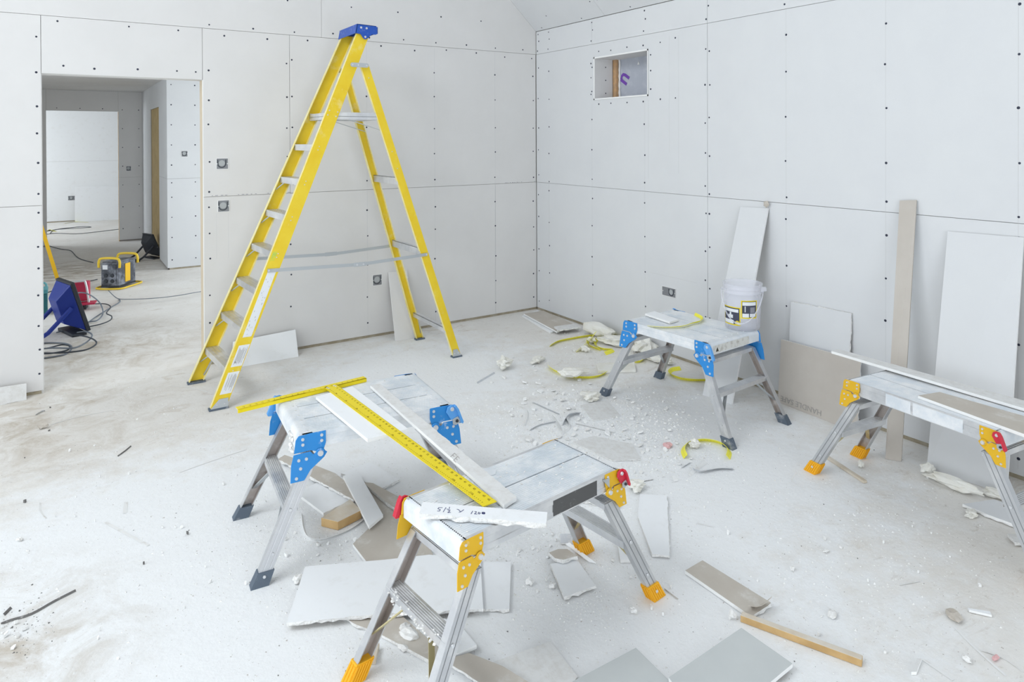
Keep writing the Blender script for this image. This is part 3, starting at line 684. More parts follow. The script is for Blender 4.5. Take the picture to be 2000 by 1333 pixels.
# feet
for a, b_, s_, wd in ((NF0, NF1, -1, .052), (FF0, FF1, 1, .052), (NR0, NR1, -1, .036), (FR0, FR1, 1, .036)):
    mb = MB(); d = (b_-a)/b_.z
    c0 = a+V((0, s_*.002, .006)); c1 = a+d*.062+V((0, s_*.002, 0))
    mb.prism([c0+V((-wd, 0, 0)), c0+V((wd, 0, 0)), c1+V((wd*.55, 0, 0)), c1+V((-wd*.45, 0, 0))], (0, s_*.004, 0), 0)
    ft = child_world(mb.build('foot_bracket', 'steel', bevel=.001), ld)
    mb = MB(); mb.box((a.x-wd-.003, min(a.y+s_*.008, a.y-s_*.034), 0), (a.x+wd+.003, max(a.y+s_*.008, a.y-s_*.034), .012)); child_world(mb.build('rubber_foot', 'greyfoot', bevel=.002), ld)
    mb = MB()
    for o_ in (-.022, .02): mb.disc(lerp(c0, c1, .45)+V((o_*wd/.052, s_*.004, 0)), (0, s_, 0), .005, .002, 8)
    child_world(mb.build('foot_rivets', 'bolt', kind='stuff'), ld)
# rivets of the treads and stickers on the near stile
mb = MB()
for k in range(1, 8):
    for dz in (-.012, -.034):
        p = at(NF0, NF1, .2245*k+dz); mb.disc(p+V((-.005, -.0005, 0)), (0, -1, 0), .004, .0015, 8)
for dx, dz in ((-.03, 0), (-.03, .03), (.03, -.01), (.03, .02)):
    p = at(NF0, NF1, 1.77+dz); mb.disc(p+V((dx, -.0005, 0)), (0, -1, 0), .005, .0015, 8)
for z in (1.52, 1.40, 2.03): p = at(NR0, NR1, z); mb.disc(p+V((0, -.0005, 0)), (0, -1, 0), .004, .0015, 8)
child_world(mb.build('stile_rivets', 'bolt', kind='stuff'), ld)
dirn = (NF1-NF0)/NF1.z
def on_stile(z0, z1, x0, x1, mt, name, t=.0008):
    p0 = NF0+dirn*z0; p1 = NF0+dirn*z1; o = V((0, -.0006, 0))
    mb = MB(); mb.prism([p0+o+V((x0, 0, 0)), p0+o+V((x1, 0, 0)), p1+o+V((x1, 0, 0)), p1+o+V((x0, 0, 0))], (0, -t, 0)); return child_world(mb.build(name, mt), ld)
s1 = on_stile(.085, .205, -.030, .036, 'sticker', 'sticker'); s2 = on_stile(.235, .355, -.028, .036, 'sticker', 'sticker')
s3 = on_stile(.40, .79, -.026, .026, 'sticker', 'sticker')
mb = MB()
for z0, z1 in ((.095, .195), (.245, .345)):
    x = -.022
    while x < .03:
        if random.random() < .8:
            a_ = random.uniform(0, .03); b__ = random.uniform(0, .02)
            p0 = NF0+dirn*(z0+a_); p1 = NF0+dirn*(z1-b__); o = V((0, -.0016, 0))
            mb.prism([p0+o+V((x, 0, 0)), p0+o+V((x+.0016, 0, 0)), p1+o+V((x+.0016, 0, 0)), p1+o+V((x, 0, 0))], (0, -.0003, 0))
        x += .0042
p0 = NF0+dirn*.26
mb.disc(p0+V((-.012, -.0016, 0)), (0, -1, 0), .007, .0004, 10)
for i in range(14):
    z0 = random.uniform(.42, .76); p0 = NF0+dirn*z0; x = random.uniform(-.022, .02); l = random.uniform(.004, .014)
    p1 = NF0+dirn*(z0+l); o = V((0, -.0016, 0)); mb.prism([p0+o+V((x, 0, 0)), p0+o+V((x+.0025, 0, 0)), p1+o+V((x+.0025, 0, 0)), p1+o+V((x, 0, 0))], (0, -.0003, 0))
child_world(mb.build('sticker_print', 'greyprint', kind='stuff'), ld)
on_stile(.845, .90, -.040, -.012, mat('green_faded_decal', (.45, .62, .12), .6, dust=((.84, .66, .03), 30, .4, .7)), 'faded_decal', .0005)

# ------------------------------------------------------------------ folding work platforms (hop-ups)
PH = .495
def hopup(label, kind, loc, rz):
    big = kind == 'blue'
    L_, W_, FX, FY = (.64, .44, .455, .265) if big else (.66, .30, .4865, .182)
    t = thing('work_platform', label, 'work platform', loc, rz, None)
    hl, hw = L_/2, W_/2; zt = PH
    cap_w = .060 if big else .018
    # deck planks, ribbed along their length
    n = 3 if big else 2; gap = .006; pw = (W_-2*.012)/n
    for i in range(n):
        ya = -hw+.012+i*pw+(gap/2 if i else 0); yb = -hw+.012+(i+1)*pw-(gap/2 if i < n-1 else 0)
        prof = [(ya, -.012), (ya, 0)]; y = ya+.004
        while y < yb-.006:
            prof += [(y, 0), (y+.0007, -.0012), (y+.0028, -.0012), (y+.0035, 0)]; y += .0085 if not big else .0105
        prof += [(yb, 0), (yb, -.012)]
        mb = MB(); mb.sweep(prof, (-hl+cap_w, 0, zt), (hl-cap_w, 0, zt), V((0, 1, 0)), V((0, 0, 1))); mb.build('deck_plank', 'alu_deck', t)
    MB().box((-hl+cap_w+.002, -hw+.014, zt-.030), (hl-cap_w-.002, hw-.014, zt-.0125)).build('dark_gap_backing', 'deckvoid', t)  # dark backing added so the gaps between planks look shaded
    # side rails with a recessed groove
    for s_ in (-1, 1):
        y = s_*hw; o = s_
        prof = [(y-o*.012, 0), (y, 0), (y, -.018), (y-o*.002, -.020), (y-o*.002, -.040), (y, -.042), (y, -.058), (y-o*.012, -.058)]
        mb = MB(); mb.sweep(prof, (-hl+.01, 0, zt), (hl-.01, 0, zt), V((0, 1, 0)), V((0, 0, 1))); sr = mb.build('side_rail', 'alu_deck' if big else 'alu', t)
    # rounded end rails
    for s_ in (-1, 1):
        prof = []
        for i in range(7):
            a = PI/2*i/6; prof.append((s_*(hl-.022+.022*math.sin(a)), -.022+.022*math.cos(a)))
        prof += [(s_*hl, -.058), (s_*(hl-.012), -.062), (s_*(hl-cap_w), -.062), (s_*(hl-cap_w), 0)]
        mb = MB(); mb.sweep(prof, (0, -hw+.0005, zt), (0, hw-.0005, zt), V((1, 0, 0)), V((0, 0, 1))); mb.build('end_rail', 'alu_deck', t)
        if big:
            mb = MB()
            for k in range(8): mb.disc((s_*(hl-.045), -hw+.03+k*(W_-.06)/7, zt), (0, 0, 1), .005, .002, 8)
            mb.build('deck_rivets', 'bolt', t, kind='stuff')
    lw, lf = (.050, .026)
    plate_m = 'blue' if big else 'yel'
    tt = .004
    for sx in (-1, 1):
        for sy in (-1, 1):
            a = V((sx*(hl-.050), sy*(hw-.001), zt-.10)); b_ = V((sx*FX, sy*FY, .012)); o = sy; h = lw/2
            prof = [(-h, 0), (-h+.012, 0), (-h+.0125, -o*.002), (-h+.0155, -o*.002), (-h+.016, 0), (h-.016, 0), (h-.0155, -o*.002), (h-.0125, -o*.002), (h-.012, 0), (h, 0),
                    (h, -o*lf), (h-tt, -o*lf), (h-tt, -o*tt), (-h+tt, -o*tt), (-h+tt, -o*lf), (-h, -o*lf)]
            if big: prof = [(x_, y_ if abs(y_) != .002 else y_*.25) for x_, y_ in prof]
            mb = MB(); mb.sweep(prof, b_, a)
            for i_ in (1, 2, 3, 5, 6, 7): mb.m[i_] = 1
            for i_ in (11, 12, 13): mb.m[i_] = 2
            mb.build('leg', [M['alu_leg'], M['alu_leg'] if big else M['groove'], M['alu_in']], t)
            # ribbed rubber foot
            mb = MB(); d = (a-b_)/(a.z-b_.z); H = .058 if not big else .048
            e = .006
            pf_ = [(-h-e, o*e), (h+e, o*e), (h+e, -o*(lf+e)), (-h-e, -o*(lf+e))]
            mb.sweep(pf_, b_-d*.012, b_+d*(H-.012), s1=.92)
            if not big:
                for i in range(6):
                    x = -h-e+.004+i*(lw+2*e-.012)/5
                    mb.sweep([(x, o*(e+.0025)), (x+.005, o*(e+.0025)), (x+.005, o*(e-.002)), (x, o*(e-.002))], b_-d*.008, b_+d*(H-.016), s1=.95)
                    mb.sweep([(x, -o*(lf+e+.0025)), (x+.005, -o*(lf+e+.0025)), (x+.005, -o*(lf+e-.002)), (x, -o*(lf+e-.002))], b_-d*.008, b_+d*(H-.016), s1=.95)
                for i in range(3):
                    y = e-.005-i*.013
                    for u in (-1, 1): mb.sweep([(u*(h+e+.0025), o*y), (u*(h+e+.0025), o*(y-.005)), (u*(h+e-.002), o*(y-.005)), (u*(h+e-.002), o*y)], b_-d*.008, b_+d*(H-.016), s1=.95)
            mb.v = [V((v.x, v.y, max(v.z, 0))) for v in mb.v]
            mb.build('foot', 'greyfoot' if big else 'yelfoot', t)
            mb = MB(); mb.disc(b_+d*.022+V((0, o*(e+.001), 0)), (0, o, 0), .006, .003, 8); mb.build('foot_screw', 'bolt', t)
            # hinge: upper plate on the rail, lower plate on the leg
            yb = sy*(hw+.0006); k = 1.0 if big else .72; kz = .80 if big else .60
            up = [(0, 0), (.104, 0), (.104, -.050), (.098, -.082), (.060, -.082), (.006, -.074), (-.008, -.040)]
            up = [(-.004, -.02), (.006, -.002), (.030, 0), (.050, .002), (.108, .002), (.108, -.055), (.096, -.100), (.050, -.078), (-.010, -.080)]
            q = [V((sx*(hl-u*k), yb, zt+z*kz)) for u, z in up]
            mb = MB(); mb.prism(q, (0, sy*.003, 0)); hg = mb.build('hinge_plate', plate_m, t, bevel=.0008)
            def P2(u, z): return V((sx*(hl-u*k), yb+sy*.003, zt+z*kz))
            lo = [(-.012, -.084), (.050, -.082), (.060, -.098), (.092, -.078), (.112, -.100), (.100, -.120), (.048, -.165), (.024, -.206), (-.026, -.206), (-.022, -.130)]
            slope = (FX-(hl-.05))/(zt-.10-.012)
            q = [V((sx*(hl-u*k), yb+sy*(.0032+max(0, (-.10-z)*kz)*(FY-hw)/(zt-.10)), zt+z*kz)) for u, z in lo]
            mb = MB(); mb.prism(q, (0, sy*.003, 0)); lp = mb.build('hinge_plate', plate_m, t, bevel=.0008)
            pv = V((sx*(hl-.086*k), yb+sy*.006, zt-.098*kz))
            mb = MB(); mb.disc(pv, (0, sy, 0), .019*k, .0035, 20); mb.build('hinge_boss', plate_m, t)
            mb = MB(); mb.disc(pv+V((0, sy*.003, 0)), (0, sy, 0), .0115*k, .006, 16); mb.build('pivot_bolt', 'bolt', t, smooth=False)
            for u, z in ((.022, -.020), (.022, -.045), (.092, -.016), (.092, -.042), (.006, -.112), (.034, -.112), (.012, -.150), (-.004, -.190)):
                off = .003 if z > -.08 else .0062+max(0, (-.10-z)*kz)*(FY-hw)/(zt-.10)
                mb = MB(); mb.disc((sx*(hl-u*k), yb+sy*off, zt+z*kz), (0, sy, 0), .0065*k, .003, 8); mb.build('rivet', 'bolt', t)
            if sx*sy < 0:      # locking latch at two diagonal corners
                lz = [(.018, .004), (.034, -.006), (.040, -.030), (.022, -.066), (-.004, -.100), (-.030, -.100), (-.034, -.090), (-.012, -.020), (.0, .002)]
                q = [V((sx*(hl-u*k), yb+sy*.008, zt+z*kz)) for u, z in lz]
                mb = MB(); mb.prism(q, (0, sy*.006, 0)); la = mb.build('locking_latch', 'red' if not big else 'blue_l', t, bevel=.0015)
                rim = [(.0, .002), (-.012, -.020), (-.034, -.090), (-.030, -.100), (-.022, -.092), (-.004, -.024), (.008, -.004)]
                mb = MB(); mb.prism([V((sx*(hl-u*k), yb+sy*.012, zt+z*kz)) for u, z in rim], (0, sy*.012, 0)); mb.build('latch_flange', 'red' if not big else 'blue_l', t)
                mb = MB(); q = [V((sx*(hl-u*k), yb+sy*.015, zt+z*kz)) for u, z in ((.014, -.070), (-.010, -.060), (-.026, -.088), (-.002, -.104), (.012, -.096))]
                mb.prism(q, (0, sy*.003, 0)); mb.build('latch_catch', 'steel', t, bevel=.0008)
                mb = MB(); mb.disc((sx*(hl-.014*k), yb+sy*.014, zt-.018*kz), (0, sy, 0), .009*k, .004, 14); mb.build('latch_bolt', 'bolt', t)
                mb = MB(); mb.disc((sx*(hl+.006*k), yb+sy*.018, zt-.082*kz), (0, sy, 0), .007*k, .004, 10); mb.build('latch_pin', 'black', t)
        # end frame: top bar, tread and braces
        zb = zt-.088; f = (zt-.10-zb)/(zt-.10-.012)
        def legp(z, sy): return lerp(V((sx*FX, sy*FY, .012)), V((sx*(hl-.05), sy*(hw-.001), zt-.10)), (z-.012)/(zt-.112))
        for z, dpt, th_, nm in ((zt-.098, .045, .022, 'top_bar'), (.245, .052, .024, 'tread')):
            p = legp(z, -1); q_ = legp(z, 1)
            prof = [(-dpt/2, -th_), (-dpt/2, 0)]; x = -dpt/2+.004
            while x < dpt/2-.006: prof += [(x, 0), (x+.001, .0014), (x+.003, .0014), (x+.004, 0)]; x += .0075
            prof += [(dpt/2, 0), (dpt/2, -th_), (dpt/2-.003, -th_), (dpt/2-.003, -.003), (-dpt/2+.003, -.003), (-dpt/2+.003, -th_)]
            mb = MB(); mb.sweep(prof, (p.x, p.y+.005, z), (q_.x, q_.y-.005, z), V((1, 0, 0)), V((0, 0, 1))); mb.build(nm, 'alu', t)
        for sy in (-1, 1):
            p = legp(.235, sy); q_ = legp(.115, sy); a = V((p.x, p.y-sy*(.105 if not big else .11), .228)); c = V((q_.x, q_.y-sy*.012, .115))
            mb = MB(); wv = V((.010, 0, 0)); tv = V((0, 0, .003)); mb.prism([a-wv, a+wv, c+wv, c-wv], V((0, sy*.0015, .003))); mb.build('brace', 'brass' if not big else 'steel', t)
            mb = MB(); mb.disc(legp(.245-.01, sy)+V((0, sy*.001, 0)), (0, sy, 0), .006, .003, 10); mb.build('leg_rivet', 'bolt', t)
            mb = MB(); mb.disc(legp(.10, sy)+V((0, sy*.001, 0)), (0, sy, 0), .005, .003, 10); mb.build('leg_rivet', 'bolt', t)
    return t, (L_, W_)
P1, _ = hopup('blue-hinged aluminium work platform carrying the head of the yellow T-square', 'blue', (-2.668, -2.488, 0), math.radians(-4.6))
P2_, _ = hopup('yellow-hinged work platform with red latches in the foreground, under the end of the T-square', 'yellow', (-2.512, -3.424, 0), math.radians(6.6))
P3, _ = hopup('blue-hinged aluminium work platform by the right wall with the bucket on it', 'blue', (-.625, -2.445, 0), math.radians(-86.6))
P4, _ = hopup('yellow-hinged work platform by the right wall under the long board, cut by the picture edge', 'yellow', (-.612, -3.812, 0), math.radians(-95.8))
# dark tape strip on the near rail of the foreground platform, black mark on the bucket platform
mb = MB(); mb.box((.02, -.1506, PH-.054), (.215, -.1494, PH-.006)); mb.build('dark_rail_strip', 'dark', P2_)
mb = MB(); mb.box((-.13, -.1506, PH-.055), (-.02, -.1494, PH-.004)); mb.build('rail_label', 'alu_deck', P4)
mb = MB(); mb.box((-.01, -.1506, PH-.055), (.19, -.1494, PH-.004)); mb.build('rail_label', 'alu_deck', P4)
mb = MB(); mb.prism([(.3206, -.155, PH-.046), (.3206, -.180, PH-.046), (.3206, -.168, PH-.022)], (.001, 0, 0)); mb.build('warning_mark', 'ink', P3)
mb = MB(); mb.box((.3203, -.2, PH-.054), (.3209, .12, PH-.012)); mb.build('torn_label', mat('torn_label_paper', (.72, .72, .69), .9, noise=((.48, .46, .42), 40, 4, .5, .7)), P3)
mb = MB(); mb.prism([(-.075, .093, PH+.0005), (-.02, .085, PH+.0005), (.0, .105, PH+.0005), (-.005, .13, PH+.0005), (-.03, .145, PH+.0005), (-.062, .145, PH+.0005)], (0, 0, .0012)); mb.build('peeling_label', 'alu_deck', P2_)
mb = MB(); mb.prism([(.24, -.1515, PH-.012), (.268, -.1515, PH-.012), (.268, -.1515, PH-.045)], (0, -.006, 0)); mb.build('rail_clip', 'steel', P2_)
# plaster lumps dried on the platforms
mb = MB(); rnd = random.Random(3)
for i in range(46):
    mb.blob((rnd.uniform(-.30, .30), rnd.uniform(-.14, .14), PH+.001), (rnd.uniform(.002, .005),)*2+(.002,), i, .5, 1)
for i in range(40):
    mb.blob((-.395+rnd.uniform(-.02, .02), rnd.uniform(-.14, .14), .2465), (rnd.uniform(.002, .006),)*2+(.0025,), i, .5, 1)
mb.build('plaster_crumbs', 'crumb', P2_, kind='stuff')
mb = MB()
for i in range(30): mb.blob((-.322+rnd.uniform(-.003, .002), rnd.uniform(-.17, -.08), PH-rnd.uniform(.02, .1)), (.004, rnd.uniform(.004, .010), rnd.uniform(.004, .010)), i, .5, 1)
for i in range(24): mb.blob((rnd.uniform(-.3, .3), rnd.uniform(-.2, .2), PH+.001), (rnd.uniform(.002, .005),)*2+(.002,), i, .5, 1)
mb.build('plaster_crumbs', 'crumb', P1, kind='stuff')

# ------------------------------------------------------------------ things lying on the platforms
ZB = PH+.0028
slab('plasterboard_offcut', 'white plasterboard strip lying under the yellow blade on the blue-hinged platform', 'plasterboard', pts(ZB+.0128, (617, 775), (688, 755), (797, 838), (718, 858)), mats=('white', 'edge', 'brown'), rough=())
ZS = PH+.0028
o = slab('plasterboard_strip', 'narrow grey-faced plasterboard strip spanning both platforms beside the yellow blade', 'plasterboard', pts(ZS+.0125, (723, 753), (742, 750), (1009, 971), (985, 987)), mats=('dusty', 'edge', 'brown'), rough=(1,))
# pencilled letters on it
def strokes(name, mt, lst, O, ux, uy, h, thick, parent, wob=0):
    mb = MB(); nrm = ux.cross(uy).normalized()*h
    for st in lst:
        for (a, b_), (c, d) in zip(st[:-1], st[1:]):
            p = O+ux*a+uy*b_; q = O+ux*c+uy*d; e = (q-p).normalized().cross(nrm).normalized()*thick/2; ext = (q-p).normalized()*thick*.4
            mb.prism([p-e-ext, q-e+ext, q+e+ext, p+e-ext], nrm)
    ob = mb.build(name, mt, kind='stuff'); return child_world(ob, parent)
a = G(896, 878, ZS+.0127); c = G(880, 893, ZS+.0127); ux = (G(912, 894, ZS+.0127)-a).normalized()*.03; uy = (a-c).normalized()*.03
strokes('pencilled_letters', 'greyprint', [[(0, 0), (0, 1), (-.0, 1)], [(0, 1), (.6, 1)], [(0, .5), (.5, .5)], [(.9, 0), (.9, 1)], [(.9, 1), (1.5, 1)], [(.9, .5), (1.4, .5)], [(.9, 0), (1.5, 0)]], c, ux, uy, .0004, .002, o)
# marked strip with the handwriting
ZM = PH+.0125+.0015
fc = [G(826, 981, ZM+.004), G(1069, 1001, ZM+.004), G(1067, 1023, ZM+.004), G(818, 1003, ZM+.004)]
o = slab('marked_plasterboard_strip', 'broken-edged white plasterboard strip with a handwritten size on the foreground platform', 'plasterboard', fc, mats=('white', 'gypsum', 'brown'), rough=(2, 3), t=.0155)
zz = ZM+.0043
O = G(850, 1000, zz); ux = (G(900, 1004.5, zz)-O)/50; uy = (G(853, 988, zz)-O)/13
def mk(lst): return lst
hw_ = [[(12, 9.5), (5, 9), (4, 6), (9, 5), (8, 2), (4, 1.5)], [(19, 10.5), (15.5, 1)], [(26, 12), (25.5, 8.5)], [(21, 7.5), (28, 6)], [(24, 4.5), (27.5, 4.5), (27, 2.5), (24.5, .5), (30, 1)],
       [(41, 9), (44, 8.5), (49, 4)], [(54, 9), (49, 4), (46, 3)], [(72, 8), (69.5, 2)], [(76, 7.5), (79, 7.5), (78.5, 5), (76, 2.5), (81, 2.5)], [(86, 6), (83.5, 6.5), (83, 4), (85, 3), (87, 5), (86, 6)],
       [(91, 7.5), (95, 7.5), (96, 5.5), (95, 4), (91, 4), (90, 5.5), (91, 7.5)], [(91, 6.3), (95, 6.3)], [(91, 5.1), (95, 5.1)]]
strokes('handwriting', 'navy', hw_, O, ux, uy, .0004, .0016, o)
# yellow T-square
SQ = PH+.0028+.0128+.0012
sq = thing('t_square', 'long yellow drywall T-square lying across the two front platforms', 'T-square', G(700, 800, SQ))
hz = SQ+.0016
b0, b1, b2, b3 = G(633, 757, hz), G(655, 750, hz), G(970, 979.5, hz), G(944, 989.5, hz)
mb = MB(); mb.prism([b0, b1, b2, b3], (0, 0, -.0026)); bl_ = child_world(mb.build('blade', 'sq'), sq)
h0, h1 = G(465, 800, hz), G(716, 739, hz); dv = (h1-h0).normalized(); pv = V((-dv.y, dv.x, 0))
hd = MB(); wv = pv*.032
hd.prism([h0-wv*0, h1-wv*0, h1+wv, h0+wv], (0, 0, -.0025)); hd.prism([h0, h1, h1+pv*.004, h0+pv*.004], (0, 0, -.0165))
child_world(hd.build('head', 'sq'), sq)
mb = MB()
for a_, c_ in ((.25, .15), (.25, .75), (.7, .2), (.7, .8)):
    p = lerp(lerp(b0, b1, c_), lerp(b3, b2, c_), .008+.022*a_)
    mb.disc(p+V((0, 0, .0002)), (0, 0, 1), .0045, .0018, 10)
child_world(mb.build('head_rivets', 'bolt', kind='stuff'), sq)
Ld = (b2-b1).length; dx = (b2-b1).normalized(); dy = (b0-b1).normalized(); items = []; tk = MB()
base = Matrix(((dx.x, -dy.x, 0, 0), (dx.y, -dy.y, 0, 0), (0, 0, 1, 0), (0, 0, 0, 1)))
# figures read from the far side of the blade, inches along one edge and centimetres along the other
wB0 = (b1-b0).length; wB1 = (b2-b3).length
for i in range(1, 47):
    s_ = i/46.8; p = lerp(b1, b2, s_); q = lerp(b0, b3, s_); e = (q-p).normalized()
    T = Matrix.Translation(p+e*.014+V((0, 0, .0003))) @ base; items.append((str(i), .0125, T))
    tk.prism([p, p+dx*.0008, p+dx*.0008+e*.0045, p+e*.0045], (0, 0, .0004))
    for f_ in (.25, .5, .75):
        r_ = lerp(b1, b2, (i-f_)/46.8); l_ = .003 if f_ == .5 else .002
        tk.prism([r_, r_+dx*.0006, r_+dx*.0006+e*l_, r_+e*l_], (0, 0, .0004))
for i in range(1, 117):
    s_ = i/118; q = lerp(b0, b3, s_); p = lerp(b1, b2, s_); e = (p-q).normalized()
    l_ = .005 if i % 5 == 0 else .003
    tk.prism([q, q+dx*.0007, q+dx*.0007+e*l_, q+e*l_], (0, 0, .0004))
    if i % 10 == 0: items.append((str(i), .0125, Matrix.Translation(q+e*.013+V((0, 0, .0003))) @ base))
    elif i % 1 == 0: items.append((str(i % 10), .006, Matrix.Translation(q+e*.010+V((0, 0, .0003))) @ base))
for i in range(1, 22):
    p = lerp(h0, h1, i/22.5)+V((0, 0, 0)); tk.prism([p, p+dv*.0008, p+dv*.0008+pv*.004, p+pv*.004], (0, 0, .0004))
    T = Matrix.Translation(p+pv*.012+V((0, 0, .0003))) @ Matrix(((dv.x, pv.x, 0, 0), (dv.y, pv.y, 0, 0), (0, 0, 1, 0), (0, 0, 0, 1))); items.append((str(abs(i-15)), .010, T))
num = merge_text(items, 'scaleink', 'scale_numbers'); num['kind'] = 'stuff'; child_world(num, sq)
child_world(tk.build('scale_ticks', 'scaleink', kind='stuff'), sq)
# on the bucket platform
slab('plasterboard_offcut', 'small white plasterboard piece lying on the bucket platform', 'plasterboard', pts(ZB+.0128, (1260, 613), (1278, 608), (1325, 624), (1308, 629)), mats=('white', 'edge', 'brown'))
# on the right-hand yellow platform
slab('long_plasterboard_strip', 'long dusty plasterboard strip along the far side of the right-hand yellow platform', 'plasterboard', [G(1624, 686, PH+.030), G(1637, 682, PH+.030), G(2040, 794, PH+.0135), G(2040, 810, PH+.0135)], mats=('dusty', 'edge', 'brown'))
slab('grey_board_offcut', 'brown-faced board offcut on the near side of the yellow platform by the right wall', 'plasterboard', pts(PH+.0135, (1793, 773), (1835, 766), (2060, 830), (2060, 870)), mats=('brown', 'edge', 'white'))

# ribbon of stiff banding with punched dots
def ribbon(name, label, cat, path, wdt, mt, t=.0015, up=None, lean=.35, group=None, dots=True, k=6, z0=0.0):
    path = smooth_path(path, k); n = len(path); mb = MB(); upv = V((0, 0, 1)); vs = []
    for i, p in enumerate(path):
        a = path[max(i-1, 0)]; c = path[min(i+1, n-1)]; tg = (c-a).normalized(); sd = tg.cross(upv).normalized()
        if isinstance(lean, (tuple, list)): ln = lean[0]+(lean[1]-lean[0])*i/(n-1)
        else: ln = lean
        wd = (upv*math.sin(ln)+sd*math.cos(ln))*wdt/2; nr_ = wd.cross(tg).normalized()*t/2
        zc = abs(wd.z)
        q = p+V((0, 0, zc+.001))
        vs += [q-wd-nr_, q+wd-nr_, q+wd+nr_, q-wd+nr_]
    fs = []
    for i in range(n-1):
        for j in range(4): fs.append([i*4+j, i*4+(j+1) % 4, i*4+4+(j+1) % 4, i*4+4+j])
    fs += [[3, 2, 1, 0], [4*n-4, 4*n-3, 4*n-2, 4*n-1]]
    mb.add(vs, fs)
    base = V((path[0].x, path[0].y, z0)); o = mb.build(name, mt, origin=base); tag(o, label, cat, group)
    if dots:
        mb = MB(); acc = 0
        for i in range(n-1):
            a = (vs[i*4]+vs[i*4+1])/2; c = (vs[i*4+4]+vs[i*4+5])/2; d_ = (vs[i*4+3]+vs[i*4+2])/2; L_ = (c-a).length; nr_ = (a-d_).normalized()
            while acc < L_:
                for s_, base_p in ((1, a), (-1, d_)):
                    p = base_p+(c-a)*(acc/L_); mb.disc(p+nr_*s_*.0002, nr_*s_, wdt*.07, .0003, 5)
                acc += .016
            acc -= L_
        mb.build('punched_dots', mat('banding_hole', (.55, .50, .02), .6) if 'banding_hole' not in bpy.data.materials else bpy.data.materials['banding_hole'], o, kind='stuff', origin=base).location = (0, 0, 0)
    return o
def fpath(z, *pp): return [G(x, y, z) for x, y in pp]
ribbon('yellow_banding', 'curved yellow perforated banding lying on the bucket platform', 'plastic banding', fpath(ZB, (1265, 638), (1296, 641), (1330, 640), (1352, 634), (1368, 630), (1370, 624), (1357, 617)), .020, 'strap', lean=(.25, 1.1), z0=PH)
ribbon('yellow_banding', 'yellow perforated banding ending at the front left of the tangle by the right wall', 'plastic banding', fpath(0, (1075, 678), (1090, 670), (1118, 664), (1150, 659), (1178, 656), (1200, 659), (1220, 664)), .029, 'strap', lean=.8)
ribbon('yellow_banding', 'straight yellow banding crossing over the tangle by the right wall', 'plastic banding', [G(1127, 689, .0), G(1140, 678, .012), G(1152, 667, .03), G(1163, 652, .06)], .029, 'strap', lean=.8)
ribbon('yellow_banding', 'looped yellow banding in the middle of the tangle by the right wall', 'plastic banding', fpath(0, (1237, 674), (1215, 665), (1192, 661), (1172, 663), (1163, 670), (1165, 679), (1178, 685), (1198, 687), (1182, 694)), .029, 'strap', lean=.8)
ribbon('yellow_banding', 'yellow banding curl at the left of the looped one in the tangle', 'plastic banding', fpath(0, (1152, 664), (1148, 670), (1150, 677), (1160, 682), (1172, 686)), .029, 'strap', lean=.8)
ribbon('yellow_banding', 'small yellow banding curl beside the white foam behind the bucket platform tread', 'plastic banding', fpath(0, (1240, 710), (1252, 709), (1256, 702), (1250, 700)), .029, 'strap', lean=.8)
ribbon('yellow_banding', 'yellow banding end sticking out behind the lumpy foam at the right wall', 'plastic banding', fpath(0, (1258, 680), (1266, 678), (1272, 684)), .029, 'strap', lean=.8)
ribbon('yellow_banding', 'long curved yellow banding with a foam scrap lying on it', 'plastic banding', fpath(0, (1072, 719), (1084, 728), (1104, 735), (1125, 740), (1150, 741), (1170, 738), (1184, 731)), .029, 'strap', lean=.8)
ribbon('yellow_banding', 'yellow banding curve under the bucket platform', 'plastic banding', fpath(0, (1329, 723), (1312, 726), (1309, 734), (1330, 743), (1355, 746), (1380, 746)), .029, 'strap', lean=.8)
ribbon('yellow_banding', 'horseshoe of yellow banding beside the front foot of the bucket platform', 'plastic banding', fpath(0, (1339, 897), (1334, 882), (1345, 869), (1375, 864), (1407, 870), (1424, 884), (1422, 898)), .029, 'strap', lean=.8)

# bucket ------------------------------------------------------------------
bc = G(1450, 640, PH); bc.z = PH+.0026
bk = thing('plastic_bucket', 'translucent plastic bucket with yellow-framed label on the corner of the work platform', 'bucket', bc, math.radians(-120))
R0, R1, BH = .098, .112, .262
mb = MB(); mb.lathe([(0, 0), (R0-.006, 0), (R0, .006), (R0+.006, .17), (R0+.0065, .205), (R1-.002, .207), (R1-.002, .213), (R0+.008, .215), (R1-.004, .232), (R1, .234), (R1, .240), (R0+.009, .243), (R1+.001, .257), (R1+.001, .262), (R1-.003, .262), (R0+.005, .24), (R0+.003, .17), (R0-.003, .008), (0, .003)], n=48)
mb.build('bucket_body', 'bucket', bk, smooth=True)
def on_bucket(name, mt, a0, a1, z0, z1, e=.0012, t=.0006, n=12, par=bk, poly=None):
    mb = MB(); vs = []
    for i in range(n+1):
        a = math.radians(a0+(a1-a0)*i/n)
        for z in (z0, z1):
            r = R0+.006*(z/.17)+e; vs.append(V((r*math.cos(a), r*math.sin(a), z)))
    for i in range(n): mb.f.append([2*i, 2*i+2, 2*i+3, 2*i+1]); mb.m.append(0)
    mb.v = vs; return mb.build(name, mt, par)
